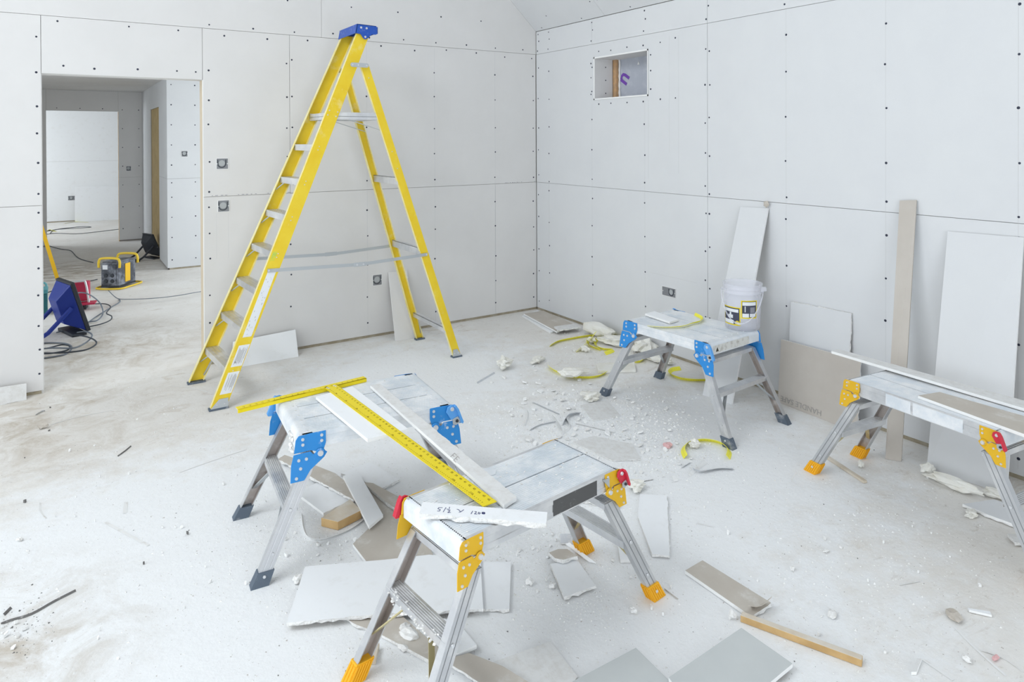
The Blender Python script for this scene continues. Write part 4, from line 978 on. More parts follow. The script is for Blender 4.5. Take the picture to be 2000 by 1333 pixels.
# in local angles 0 faces ~ camera-left ; labels face the camera
camd = (CAM-bc); ang = math.degrees(math.atan2(camd.y, camd.x))+120
A0 = ang-40; 
for (c0, c1, z0, z1) in ((ang-62, ang-4, .038, .150), (ang-6, ang+55, .060+.012, .190)):
    pass
LA = (ang-70, ang-6, .030, .135); LB = (ang-4, ang+48, .075, .178)
for (a0, a1, z0, z1) in (LA, LB):
    lb = on_bucket('yellow_label_frame', 'sq', a0, a1, z0, z1)
    on_bucket('dark_label_panel', mat('label_dark', (.06, .065, .10), .5) if 'label_dark' not in bpy.data.materials else bpy.data.materials['label_dark'], a0+3, a1-3, z0+.006, z1-.005, .0018)
on_bucket('white_label_strip', 'sticker', LA[0]+4, LA[1]-6, .106, .124, .0024); on_bucket('white_label_strip', 'sticker', LA[0]+4, LA[0]+42, .038, .060, .0024)
on_bucket('white_label_strip', 'sticker', LB[0]+4, LB[0]+24, .082, .104, .0024); on_bucket('white_label_strip', 'sticker', LB[0]+27, LB[1]-5, .084, .104, .0024); on_bucket('white_label_strip', 'sticker', LB[0]+4, LB[1]-5, .150, .170, .0024)
on_bucket('label_screw_drawing', 'sticker', LB[0]+11, LB[0]+13.5, .112, .146, .0024); on_bucket('label_screw_drawing', 'sticker', LA[0]+22, LA[0]+40, .070, .090, .0024); on_bucket('label_screw_drawing', 'sticker', LA[0]+28, LA[0]+34, .088, .104, .0024)
a = math.radians(LA[1]-10); r = R0+.0045; mb = MB(); mb.disc((r*math.cos(a), r*math.sin(a), .046), (math.cos(a), math.sin(a), 0), .013, .001, 18); mb.build('round_yellow_mark', 'sq', bk)
on_bucket('label_picture', 'bucket', LB[0]+28, LB[0]+44, .108, .140, .0024)
# plastic handle hanging down the near side
hp_ = []; A_ = math.radians(ang+75); B_ = math.radians(ang-95)
for i in range(15):
    f = i/14; a = math.radians(ang+78-f*170); drop = math.sin(f*PI); r = R1+.006+.004*drop
    hp_.append(V((r*math.cos(a), r*math.sin(a), .222-.175*drop**1.2)))
mb = MB(); mb.tube(hp_, .0042, 8); mb.tube([hp_[6], hp_[7], hp_[8]], .0075, 10); mb.build('handle', 'bucket', bk, smooth=True)
for a in (ang+78, ang-92):
    ra = math.radians(a); mb = MB(); mb.disc(((R1-.004)*math.cos(ra), (R1-.004)*math.sin(ra), .222), (math.cos(ra), math.sin(ra), 0), .011, .008, 12); mb.build('handle_lug', 'bucket', bk)
ra = math.radians(ang+78-20+16); 
mb = MB(); c0 = V((R1*math.cos(ra), R1*math.sin(ra), .238)); tdir = V((math.cos(ra), math.sin(ra), 0)); mb.prism([c0+V((0, 0, -.012)), c0+tdir*.028+V((0, 0, -.008)), c0+tdir*.022+V((0, 0, .014)), c0+V((0, 0, .012))], tdir.cross(V((0, 0, 1)))*.02); mb.build('pour_spout', 'bucket', bk)

# ------------------------------------------------------------------ boards leaning on the walls
TB = .0125
slab('leaning_plasterboard', 'low white plasterboard leaning on the back wall behind the stepladder foot', 'plasterboard', [G(583, 697, 0.001), G(455, 720, 0.001), WY(455, 668, -.035), WY(577, 644, -.035)], down=(0, 1, -.2), mats=('white', 'edge', 'brown'))
slab('leaning_plasterboard', 'narrow plasterboard strip leaning on the back wall between the stepladder rear legs', 'plasterboard', [G(773, 667, .001), G(810, 661, .001), WY(795, 529, -.014), WY(759, 532, -.014)], down=(0, 1, -.2), mats=('board', 'edge', 'brown'), rough=(1,))
slab('leaning_plasterboard', 'tall narrow white plasterboard leaning on the right wall behind the bucket', 'plasterboard', [G(1372, 772, .001), G(1429, 791, .001), WX(1500, 407, -.016), WX(1446, 404, -.016)], down=(1, 0, -.2), mats=('board_cool', 'edge', 'brown'), rough=())
mb = MB(); c0 = WX(1497, 402, -.02); mb.blob((-.022, c0.y, c0.z+.01), (.012, .018, .022), 4, .3, 2); tag(mb.build('plaster_lump', 'brown', origin=(-.022, c0.y, c0.z-.012)), 'brown crumpled paper stub on top of the tall leaning strip behind the bucket', 'paper scrap')
slab('leaning_plasterboard', 'white plasterboard sheet leaning on the right wall behind the brown printed one', 'plasterboard', [V((-.060, -2.703, .001)), V((-.060, -3.085, .001)), V((-.016, -3.085, .612)), V((-.016, -2.703, .604))], down=(1, 0, -.1), mats=('board_cool', 'gypsum', 'brown'), rough=(1, 2))
bbp = [G(1519, 786, .001), G(1674, 846, .001), WX(1681, 705, -.066), WX(1525.5, 663, -.066)]
brown = slab('brown_leaning_board', 'brown-faced plasterboard with upside-down print leaning low on the right wall', 'plasterboard', bbp, down=(1, 0, -.2), mats=('brown_wall', 'edge', 'white'), rough=(1,))
# upside-down printed words along its foot
ex = (bbp[1]-bbp[0]).normalized(); ey = (bbp[3]-bbp[0]); ey = (ey-ex*ey.dot(ex)).normalized(); nz_ = ex.cross(ey).normalized()
if nz_.x > 0: nz_ = -nz_
cen = bbp[0]+ex*.155+ey*.032-nz_*-.0004
T = Matrix.Translation(cen+nz_*.0006) @ Matrix(((-ex.x, -ey.x, nz_.x, 0), (-ex.y, -ey.y, nz_.y, 0), (-ex.z, -ey.z, nz_.z, 0), (0, 0, 0, 1)))
o = text_mesh('HANDLE SAFE', .044, T, 'greyprint', 'printed_words'); child_world(o, brown)
# tall brown plank with faint vertical print
pp_ = [G(1729, 897, .001), G(1760, 902, .001), WX(1790, 391, -.016), WX(1757, 392, -.016)]
plank = slab('tall_brown_board_strip', 'tall narrow brown-faced board strip leaning on the right wall', 'plasterboard', pp_, down=(1, 0, -.2), mats=('brown_wall', 'brown', 'white'), rough=())
ux = (pp_[1]-pp_[0]); uy = (pp_[3]-pp_[0]); nz_ = ux.cross(uy).normalized()
if nz_.x > 0: nz_ = -nz_
mb = MB(); rnd = random.Random(5)
for col, (lo, hi) in ((.30, (.40, .62)), (.42, (.55, .64)), (.30, (.70, .85)), (.45, (.76, .83)), (.38, (.86, .97)), (.40, (.08, .20))):
    s_ = lo
    while s_ < hi:
        l_ = rnd.uniform(.004, .010); a = pp_[0]+ux*col+uy*s_+nz_*.0005
        if rnd.random() < .85:
            kx = rnd.choice((.05, .08, .10)); mb.prism([a, a+ux*kx, a+ux*kx+uy*.0022, a+uy*.0022], nz_*.0002)
            if rnd.random() < .6: mb.prism([a, a+ux*.02, a+ux*.02+uy*l_, a+uy*l_], nz_*.0002)
        s_ += l_+.003
child_world(mb.build('faint_print', 'faintprint', kind='stuff'), plank)
slab('large_leaning_plasterboard', 'large white plasterboard sheet leaning on the right wall behind the yellow-hinged platform', 'plasterboard', [G(1810, 916, .001), G(1966, 967, .001), WX(1999, 464, -.016), WX(1851, 452, -.016)], down=(1, 0, -.2), mats=('board_cool', 'edge', 'brown'))
slab('leaning_slab', 'white slab leaning low on the wall of the far room', 'plasterboard', [V((-3.535, 10.80, .001)), V((-2.76, 10.80, .001)), V((-2.76, 10.933, .68)), V((-3.535, 10.933, .69))], down=(0, 1, -.1), mats=('white', 'edge', 'brown'))
slab('leaning_plasterboard', 'low plasterboard piece lying against the foot of the wall left of the opening', 'plasterboard', [V((-4.30, -.12, .001)), V((-3.925, -.075, .001)), V((-3.925, -.062, .098)), V((-4.30, -.105, .115))], down=(0, 1, -.1), mats=('dusty', 'edge', 'brown'), rough=(0,))
# ------------------------------------------------------------------ boards and offcuts on the floor
WB = ('white', 'gypsum', 'brown'); DB = ('dusty', 'gypsum', 'brown'); BB = ('brown', 'gypsum', 'white')
def fs(label, z, pp, mats=WB, rough=(), name='plasterboard_offcut', cat='plasterboard', t=.0125):
    """offcut on the floor, z = height(s) of its top face"""
    return slab(name, label, cat, pts(z, *pp), t=t, mats=mats, rough=rough)
T0 = .0135
fs('large white plasterboard sheet on the floor under the foreground platform', .030, [(596, 1107), (750, 1094), (838, 1084), (938, 1092), (944, 1190), (740, 1200), (560, 1217)], rough=(4, 5), name='large_plasterboard_offcut')
fs('white plasterboard piece at the right end of the large sheet on the floor', T0+.001, [(925, 1098), (998, 1098), (995, 1190), (925, 1190)], rough=(2,))
fs('brown-backed board strip half hidden under the front edge of the large sheet', .014, [(660, 1196), (770, 1190), (868, 1276), (846, 1294), (740, 1238), (690, 1218)], mats=BB, rough=(4, 5))
fs('white plasterboard corner poking out behind the foreground leg, under the large sheet', .029, [(826, 1200), (893, 1215), (931, 1260), (884, 1282)], mats=('white', 'edge', 'brown'))
fs('pale brown-faced board strip running to the bottom edge right of the foreground leg', .028, [(868, 1290), (916, 1276), (982, 1302), (1060, 1350), (1000, 1375), (940, 1336)], mats=BB, rough=(4, 5))
fs('dusty board lying flat at the bottom edge left of the two clean white sheets', T0, [(952, 1298), (1075, 1253), (1128, 1322), (1098, 1368), (1040, 1352)], mats=DB, rough=())
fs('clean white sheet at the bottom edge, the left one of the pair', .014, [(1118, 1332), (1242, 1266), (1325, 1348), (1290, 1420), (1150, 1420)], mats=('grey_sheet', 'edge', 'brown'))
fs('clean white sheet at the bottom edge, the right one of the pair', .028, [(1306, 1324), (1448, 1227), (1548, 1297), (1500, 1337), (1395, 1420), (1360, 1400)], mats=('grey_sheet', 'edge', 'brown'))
fs('long brown-faced board strip with a torn end on the open floor right of the platform', .015, [(1338, 1115), (1372, 1095), (1506, 1178), (1490, 1190), (1468, 1205)], mats=('brown', 'edge', 'white'), rough=(2, 3))
fs('white plasterboard piece standing out behind the right leg of the foreground platform', T0, [(1250, 966), (1303, 968), (1308, 1086), (1274, 1083), (1246, 1010)], rough=(1, 2))
fs('small white plasterboard triangle left of the right leg of the foreground platform', T0, [(1204, 1048), (1232, 1064), (1252, 1094), (1212, 1094)], mats=('white', 'edge', 'brown'))
fs('white plasterboard piece with a broken lower end in front of the middle foot', .018, [(1075, 1102), (1126, 1092), (1164, 1145), (1102, 1166)], rough=(2,))
fs('curled brown-faced board fragment lying over the white piece by the middle foot', .034, [(1072, 1080), (1090, 1073), (1108, 1073), (1128, 1087), (1100, 1094), (1084, 1091)], mats=BB, rough=(3, 4))
fs('thin white strip leaning beside the middle orange foot', [.03, .036, .008, .006], [(1104, 1063), (1112, 1060), (1165, 1101), (1150, 1098)], mats=('white', 'edge', 'brown'), t=.008)
fs('small grey-faced board square behind the middle orange foot', [.012, .03, .03, .012], [(1095, 1061), (1094, 1043), (1116, 1043), (1118, 1062)], mats=('greypaper', 'edge', 'brown'), t=.008)
fs('white strip lying across the heap between the two front platforms', .042, [(670, 930), (699, 920), (748, 1006), (721, 1029)], mats=('white', 'edge', 'brown'))
fs('square white offcut at the back of the heap between the two front platforms', T0, [(666, 925), (722, 903), (781, 937), (742, 957), (700, 935)], rough=(2,))
fs('white offcut at the left of the heap between the two front platforms', T0, [(578, 962), (620, 943), (684, 978), (632, 1003)], mats=('white', 'edge', 'brown'), rough=(2,))
fs('long brown-faced strip running through the heap from the far left leg', .028, [(543, 897), (556, 889), (612, 908), (655, 925), (700, 962), (692, 978)], mats=BB, rough=(4, 5))
fs('brown-faced strip running under the end of the foreground platform from the heap', .028, [(708, 942), (728, 944), (792, 978), (780, 1000), (752, 980)], mats=BB, rough=(3,))
fs('dark-backed sliver of board under the crossing white strip in the heap', .014, [(700, 948), (716, 946), (790, 1010), (770, 1020), (730, 990)], mats=('brown', 'gypsum', 'white'), rough=(2, 3))
fs('large brown-faced board lying behind the leg of the foreground platform', .016, [(689, 1063), (745, 1008), (800, 1000), (846, 1084), (800, 1092), (716, 1098)], mats=('brown', 'edge', 'white'))
fs('narrow white strip on edge behind the right end of the foreground platform', .014, [(1128, 976), (1140, 968), (1212, 982), (1208, 990)], mats=('white', 'gypsum', 'brown'), rough='all')
fs('lower plasterboard strip of the pair on the floor in the far corner', T0, [(1020, 617), (1050, 606), (1108, 636), (1075, 650)], mats=('white', 'edge', 'brown'))
fs('upper brown-faced board of the pair on the floor in the far corner', .030, [(1023, 613), (1061, 607), (1120, 633), (1088, 648)], mats=('brown', 'edge', 'white'))
fs('broken white strip across the near end of the boards in the far corner', .046, [(1082, 638), (1126, 632), (1134, 639), (1089, 645)], mats=('dusty', 'gypsum', 'brown'), rough='all')
fs('grey-faced board with a torn white edge lying at the right picture edge', .016, [(1880, 985), (1941, 976), (2030, 1003), (2030, 1042), (1994, 1030), (1925, 1004)], mats=('board_cool', 'edge', 'brown'), rough=(3, 4, 5))
fs('small white broken slab on the floor at the right picture edge', .02, [(1968, 1043), (2010, 1045), (2020, 1064), (1982, 1060)], mats=DB, rough='all')
fs('thin white sliver left in the middle of the right-hand floor', .010, [(1890, 1188), (1934, 1195), (1937, 1202), (1893, 1192)], mats=('white', 'edge', 'brown'), t=.008)
fs('short dusty board stub near the bottom right corner', .011, [(1791, 1287), (1800, 1287), (1790, 1313), (1780, 1313)], mats=('dusty', 'edge', 'brown'), t=.010)
fs('dusty flat board half buried in rubble beyond the right end of the foreground platform', .006, [(1118, 864), (1160, 852), (1236, 868), (1252, 898), (1196, 900)], mats=DB, t=.0055, rough=(3,))
fs('pale board remnant lying in the rubble below the bucket platform', .006, [(1134, 792), (1186, 782), (1212, 812), (1160, 822)], mats=DB, t=.0055)
fs('white strip leaning half out from behind the lowest foreground leg', .020, [(866, 1222), (876, 1216), (886, 1240), (872, 1246)], mats=('white', 'edge', 'brown'))
# timber
def bar(name, label, cat, a, b_, wd, h, mt, z=0.001, mt2=None):
    a = V((a.x, a.y, z)); b_ = V((b_.x, b_.y, z)); d = (b_-a).normalized(); s_ = V((-d.y, d.x, 0))*wd/2
    mb = MB(); mb.prism([a-s_, b_-s_, b_+s_, a+s_], (0, 0, h))
    mb.m = [0]*len(mb.m); mb.m[-1] = 1
    o = mb.build(name, [M[mt], M[mt2 or mt]], origin=(a+b_)/2, bevel=.0015); return tag(o, label, cat)
bar('timber_batten', 'long roofing batten with a dusty top on the open floor at bottom right', 'timber', G(1448, 1212, 0), G(1684, 1300, 0), .024, .022, 'timber', mt2='timber_dusty')
bar('timber_batten', 'thin timber batten under the right-hand yellow platform', 'timber', G(1617, 897, 0), G(1690, 945, 0), .020, .012, 'timber_dusty')
def block(name, label, face, h, mt, mt2):
    mb = MB(); mb.prism([V((p.x, p.y, p.z-h)) for p in face], (0, 0, h)); mb.m = [0]*len(mb.m); mb.m[-1] = 1
    c = sum(face, V((0, 0, 0)))/len(face); return tag(mb.build(name, [M[mt], M[mt2]], origin=(c.x, c.y, face[0].z-h), bevel=.002), label, 'timber')
block('timber_block', 'short sawn timber block in the heap between the front platforms', pts(.037, (627, 1012), (684, 975), (706, 997), (660, 1020)), .022+.0135, 'timber', 'timber_dusty')
bar('timber_piece', 'short dusty timber stick left of the foreground platform leg', 'timber', G(735, 1270, 0), G(728, 1300, 0), .02, .02, 'timber_dusty')
# foam
def foam(label, c, size, seed, rz=0, rough=.3, sub=3, name='foam_scrap'):
    mb = MB(); mb.blob((0, 0, 0), size, seed, rough, sub, rot=rz); zmin = min(v.z for v in mb.v)
    mb.v = [v-V((0, 0, zmin)) for v in mb.v]; o = mb.build(name, 'foam'); o.location = (c.x, c.y, c.z+.0005); return tag(o, label, 'foam')
def at2(px, py): return G(px, py, 0)
a = at2(1140, 655); b_ = at2(1188, 657)
mb = MB(); q = [V((-.135, -.36-.08*0, 0))]
foam('long white foam block against the right wall behind the yellow banding', at2(1162, 660)+V((.035, 0, 0)), (.055, .165, .055), 1, .10, .14, name='foam_block')
foam('lumpy white foam heap against the right wall behind the left platform leg', at2(1250, 693)+V((.04, 0, 0)), (.07, .09, .06), 2, 0, .45, name='foam_heap')
foam('white foam lying inside the looped yellow banding', at2(1200, 674), (.07, .13, .03), 3, .3, .4)
foam('small crumbly foam lump where the banding pieces cross', at2(1156, 671), (.03, .03, .02), 4, 0, .5)
foam('low foam strip at the foot of the right wall under the bucket platform tread', at2(1284, 708), (.04, .12, .025), 5, .1, .4)
foam('torn white foam scrap lying on the long curved banding', at2(1120, 742)+V((0, 0, .024)), (.10, .06, .026), 6, -.35, .25)
foam('foam lump under the far left foot of the tangle', at2(1143, 688), (.022, .04, .02), 8, 0, .4)
foam('white foam lump on the open floor right of the stepladder', at2(986, 722), (.055, .05, .035), 9, .3, .5)
foam('crumbled foam beside the front left foot of the bucket platform', at2(1153, 782), (.05, .05, .022), 10, .3, .5)
foam('flat foam slice left of the banding below the far corner boards', at2(1050, 709), (.07, .03, .018), 21, .4, .5)
foam('foam piece beside the horseshoe of yellow banding', at2(1357, 876), (.030, .022, .020), 11, 0, .4)
slab('foam_board', 'flat ribbed white foam board on the floor behind the left leg of the bucket platform', 'foam', pts(.022, (1165, 712), (1170, 709), (1238, 708), (1242, 722), (1168, 724)), t=.02, mats=('foam', 'foam', 'foam'), rough=(2,))
a = at2(1818, 935); b_ = at2(1912, 970); c = (a+b_)/2; ang_ = math.atan2(b_.y-a.y, b_.x-a.x)
foam('long peeled foam strip at the foot of the large leaning sheet', c+V((-.02, 0, 0)), ((b_-a).length*.56, .030, .022), 12, ang_, .35)
foam('foam lump at the left end below the large leaning sheet', at2(1813, 929), (.03, .03, .024), 13, ang_, .3)
foam('small flat foam scrap at the right end below the large leaning sheet', at2(1948, 975), (.05, .025, .016), 14, ang_, .4)
foam('crumpled whitish scrap by the grey-faced board at the right picture edge', at2(1897, 1010), (.030, .018, .010), 15, 0, .5)
foam('pale foam flake behind the red latch of the foreground platform', at2(1246, 958), (.040, .032, .018), 16, .4, .5)
foam('small white lump beside the thin batten under the yellow platform', at2(1681, 914), (.016, .014, .016), 17, 0, .3)
mb = MB(); mb.blob((0, 0, .010), (.028, .022, .013), 31, .3, 2); o = mb.build('plaster_lump', 'pink'); o.location = at2(1304, 874); tag(o, 'pink plaster lump in the rubble left of the horseshoe banding', 'plaster lump')

# torn paper strips and slivers: ribbons lying on the floor
def strip(label, pp, wdt, mt='paper', lean=.3, z=0, name='paper_strip', cat='paper strip', t=.0008, group=None):
    return ribbon(name, label, cat, fpath(z, *pp), wdt, mt, t=t, lean=lean, dots=False, group=group, k=4)
strip('torn curled paper strip around the timber block in the heap', [(590, 1008), (594, 1037), (604, 1054), (626, 1057), (655, 1049), (688, 1034), (716, 1012)], .014, lean=(1.1, .5))
strip('long torn white paper strip on the floor at left', [(205, 1021), (240, 1040), (290, 1067)], .013, lean=.12)
strip('bent white paper strip on the floor at far left', [(78, 983), (79, 1000), (90, 1014)], .008, 'paper', lean=.3)
strip('pointed white paper piece left of the front blue platform', [(246, 982), (244, 1004)], .016, lean=.2)
strip('thin white paper thread on the floor left of the blue platform', [(350, 924), (400, 906), (480, 879)], .006, lean=.1)
strip('thin paper thread on the floor below the hall opening', [(100, 830), (150, 816), (220, 802)], .006, lean=.1)
strip('dark bent sliver at the lower left picture edge', [(148, 1156), (105, 1178), (62, 1202), (20, 1215), (2, 1222)], .008, 'darkscrap', lean=.9, name='dark_sliver', cat='sliver')
strip('short dark sliver on the floor at left', [(256, 873), (244, 883), (230, 893)], .007, 'darkscrap', lean=.9, name='dark_sliver', cat='sliver')
strip('small dark sliver at the left edge above the bent one', [(22, 1190), (8, 1204)], .010, 'darkscrap', lean=.8, name='dark_sliver', cat='sliver')
strip('dark plastic offcut on the floor right of the stepladder', [(966, 730), (932, 750)], .012, 'greypaper', lean=.9, name='dark_sliver', cat='sliver')
strip('straight grey cable offcut in the rubble', [(1041, 787), (1092, 810)], .014, 'greypaper', lean=.3, name='grey_offcut', cat='sliver')
strip('curved grey offcut in the rubble behind the foreground platform', [(1035, 842), (1055, 832), (1085, 826)], .013, 'greypaper', lean=.8, name='grey_offcut', cat='sliver')
strip('looped white paper strip left of the rubble', [(1012, 794), (1029, 802), (1031, 818), (1025, 834)], .010, lean=.9)
strip('arched paper strip in the middle of the rubble', [(1080, 815), (1092, 832), (1096, 842)], .02, lean=.7)
strip('twisted paper strip crossing the grey one in the rubble', [(1118, 806), (1108, 820), (1114, 836), (1098, 850)], .014, 'paper', lean=(.4, 1.1))
strip('upright torn grey paper piece in the centre of the rubble', [(1100, 832), (1108, 818), (1122, 812), (1134, 810)], .030, 'greypaper', lean=(1.2, .5))
strip('long white splinter in the rubble right of the grey offcuts', [(1124, 828), (1160, 836), (1200, 846)], .014, lean=.2)
strip('jagged grey torn paper right of the rubble near the horseshoe banding', [(1354, 922), (1366, 926), (1386, 922), (1406, 918), (1432, 918)], .030, 'greypaper', lean=(.9, .3))
strip('crossed torn paper on the jagged grey one', [(1380, 905), (1362, 918), (1346, 932)], .016, lean=.8)
strip('thin grey paper thread left of the jagged paper', [(1332, 915), (1348, 905)], .01, 'greypaper', lean=.7)
strip('V of white paper threads left of the yellow platform foot', [(1556, 924), (1546, 940), (1560, 948)], .006, lean=.4)
strip('long pale paper tape strip near the bottom right corner', [(1866, 1228), (1905, 1268), (1965, 1322)], .008, lean=.1)
strip('white paper tape running to the bottom edge at right', [(1802, 1289), (1830, 1308), (1862, 1330)], .012, lean=.1)
strip('curved paper thread beside the tape at bottom right', [(1915, 1272), (1960, 1288), (1998, 1314)], .005, lean=.4)
strip('thin white sliver on the open floor at right', [(1756, 1144), (1796, 1137)], .006, lean=.3)
strip('short white sliver above the brown-faced strip', [(1360, 1023), (1395, 1031)], .006, lean=.3)
strip('curled brown sliver by the right orange foot', [(1298, 1152), (1312, 1163), (1324, 1172)], .008, 'brown', lean=.6)
strip('dark curled wire by the red latch', [(1242, 948), (1256, 942), (1276, 938)], .005, 'darkscrap', lean=.6, name='dark_sliver', cat='sliver')
strip('small white curl by the wall left of the opening', [(70, 812), (80, 806), (88, 804)], .012, 'greypaper', lean=.8)
strip('pencil-thin paper curl on the floor beside the stepladder front foot', [(330, 754), (370, 758), (406, 766)], .006, lean=.2)
strip('ragged torn brown paper flap at the end of the brown-faced strip', [(1464, 1192), (1480, 1196), (1500, 1184)], .05, 'brown', lean=(.5, .9), z=.012)
# crumpled paper / rubble pieces that can be singled out
def lump(label, px, py, sx, sy, sz, seed, mt='crumb', rot=0, name='plaster_lump', cat='plaster lump', rough=.45, z=0, group=None):
    mb = MB(); mb.blob((0, 0, 0), (sx, sy, sz), seed, rough, 2, rot=rot); zm = min(v.z for v in mb.v); mb.v = [v-V((0, 0, zm)) for v in mb.v]
    o = mb.build(name, mt); p = G(px, py, z); o.location = (p.x, p.y, z+.0005); return tag(o, label, cat, group)
for lb, px, py, a_, b__, c_, mt in (
    ('star-shaped torn cardboard scrap on the open floor at bottom right', 1864, 1210, .030, .022, .008, 'brown'),
    ('pale paper flake on the floor above the long batten', 1625, 1203, .014, .024, .006, 'crumb'),
    ('small plaster lump near the tapes at bottom right', 1888, 1293, .014, .010, .007, 'crumb'),
    ('small pink sliver near the bottom right corner', 1944, 1290, .018, .007, .005, 'pink'),
    ('plaster nugget on the open floor left of the brown-faced strip', 1238, 1200, .012, .008, .008, 'crumb'),
    ('small grey nugget right of the large leg of the platform', 1548, 1116, .010, .008, .008, 'crumb'),
    ('white plaster flake in the middle of the right-hand floor', 1614, 1079, .016, .009, .004, 'crumb'),
    ('plaster lump on the floor below the hall opening', 84, 838, .024, .016, .014, 'brown'),
    ('white flake left of the paper strip at far left', 38, 1057, .016, .010, .006, 'crumb'),
    ('small plaster lump beside the timber batten end', 1430, 1212, .012, .012, .014, 'crumb'),
    ('torn plaster corner left of the large sheet', 582, 1140, .020, .014, .014, 'crumb'),
    ('broken plaster lump under the foreground tread', 800, 1250, .030, .022, .014, 'crumb'),
    ('second plaster lump under the foreground tread', 790, 1236, .022, .016, .014, 'crumb'),
    ('chunk of plaster in front of the brown-backed strip', 788, 1272, .020, .010, .008, 'crumb'),
    ('white lump by the end of the marked strip', 952, 1068, .028, .014, .012, 'crumb'),
    ('plaster chunk right of the white piece under the platform', 1035, 1142, .014, .012, .012, 'crumb'),
    ('plaster nugget beside the middle white piece', 1078, 1150, .012, .012, .010, 'crumb')):
    lump(lb, px, py, a_, b__, c_, int(px+py), mt, rot=px % 3)
# countable small scraps, group by patch; nothing in the photograph tells those of one patch apart
from mathutils.bvhtree import BVHTree
def floor_bvh():
    bpy.context.view_layer.update(); vs = []; fs_ = []
    for o in bpy.data.objects:
        if o.type != 'MESH' or o.get('kind') in ('structure', 'stuff') or (o.parent and o.parent.get('kind') == 'structure'): continue
        mw = o.matrix_world; ws = [mw @ v.co for v in o.data.vertices]
        if min(v.z for v in ws) > .03: continue
        n0 = len(vs); vs += ws; fs_ += [[i+n0 for i in p.vertices] for p in o.data.polygons]
    return BVHTree.FromPolygons(vs, fs_)
BV = floor_bvh(); PLACED = []
def free_spot(p, r):
    if BV.find_nearest(V((p.x, p.y, .004)), r*1.25+.004)[0] is not None: return False
    return all((p.x-q[0])**2+(p.y-q[1])**2 > (r+q[2])**2 for q in PLACED)
CELLS = {}
def free_cell(p, r):
    k = (int(p.x*60), int(p.y*60))
    for i in (-1, 0, 1):
        for j in (-1, 0, 1):
            for q in CELLS.get((k[0]+i, k[1]+j), ()):
                if (p.x-q[0])**2+(p.y-q[1])**2 < (r+q[2])**2: return False
    return True
def scrap_patch(label, group, cx, cy, sx, sy, n, seed, smin=.008, smax=.022, mts=('crumb', 'paper')):
    rnd = random.Random(seed)
    for i in range(n):
        px = rnd.gauss(cx, sx); py = rnd.gauss(cy, sy)
        if py < 640 or py > 1330: continue
        p = G(px, py, 0)
        if p.x > -.05 or p.y > -.05: continue
        s_ = rnd.uniform(smin, smax)
        if not free_spot(p, s_): continue
        PLACED.append((p.x, p.y, s_)); k = rnd.randint(4, 7); mb = MB(); h = rnd.uniform(.003, .012); a0 = rnd.uniform(0, 6)
        poly = [V((s_*rnd.uniform(.5, 1)*math.cos(a0+2*PI*j/k), s_*rnd.uniform(.4, .9)*math.sin(a0+2*PI*j/k), 0)) for j in range(k)]
        tilt = Matrix.Rotation(rnd.uniform(-.4, .4), 3, 'X') @ Matrix.Rotation(rnd.uniform(-.4, .4), 3, 'Y')
        mb.prism([tilt @ v for v in poly], (0, 0, h)); zm = min(v.z for v in mb.v); mb.v = [v-V((0, 0, zm)) for v in mb.v]
        o = mb.build('plaster_scrap', rnd.choice(mts)); o.location = (p.x, p.y, .0005); o.rotation_euler.z = rnd.uniform(0, 6); tag(o, label, 'plaster scrap', group)
scrap_patch('small broken plaster scrap in the rubble patch before the bucket platform', 'scraps in the rubble patch', 1160, 832, 70, 28, 150, 1, .008, .026)
scrap_patch('small plaster scrap strewn between the rubble patch and the horseshoe banding', 'scraps by the horseshoe banding', 1270, 885, 50, 24, 55, 2, .006, .018)
scrap_patch('small plaster scrap strewn on the floor under the foreground platform', 'scraps under the foreground platform', 1060, 1080, 70, 45, 40, 3, .005, .013)
scrap_patch('small plaster scrap strewn on the floor below the far corner', 'scraps below the far corner', 1060, 745, 70, 25, 30, 4, .010, .026)
scrap_patch('small plaster chip strewn on the open floor at right', 'chips on the right-hand floor', 1600, 1120, 190, 110, 38, 5, .003, .009)
scrap_patch('small plaster chip strewn on the open floor at left', 'chips on the left-hand floor', 240, 1000, 170, 150, 45, 6, .003, .009, ('crumb', 'paper', 'crumb', 'paper', 'darkscrap'))
scrap_patch('small stone chip in the little pile at the lower left picture edge', 'stone chips at the lower left edge', 16, 1236, 16, 16, 26, 7, .007, .016, ('paper', 'crumb'))
scrap_patch('small plaster scrap between the heap and the large sheet', 'scraps around the heap', 660, 1060, 90, 30, 30, 8, .004, .012)
# uncountable grit
BV2 = floor_bvh()
def grit(name, label, zones, seed, mt='crumb'):
    rnd = random.Random(seed); mb = MB()
    for cx, cy, sx, sy, n, s0, s1 in zones:
        for i in range(n):
            p = G(rnd.gauss(cx, sx), max(650, rnd.gauss(cy, sy)), 0)
            if p.x > -.02 or p.y > -.02: continue
            s_ = rnd.uniform(s0, s1)*(rnd.random()**1.5+.35); a = rnd.uniform(0, 6)
            if not free_cell(p, s_) or BV2.find_nearest(V((p.x, p.y, .003)), s_+.003)[0] is not None: continue
            CELLS.setdefault((int(p.x*60), int(p.y*60)), []).append((p.x, p.y, s_))
            ps = [p+V((s_*math.cos(a+t_)*rnd.uniform(.6, 1), s_*math.sin(a+t_)*rnd.uniform(.6, 1), 0)) for t_ in (0, 2.1, 4.2)]
            tp = p+V((rnd.uniform(-.3, .3)*s_, rnd.uniform(-.3, .3)*s_, s_*rnd.uniform(.4, .9)))
            mb.add(ps+[tp], [[0, 1, 3], [1, 2, 3], [2, 0, 3]])
    return tag(mb.build(name, mt, kind='stuff'), label, 'grit', None, 'stuff')
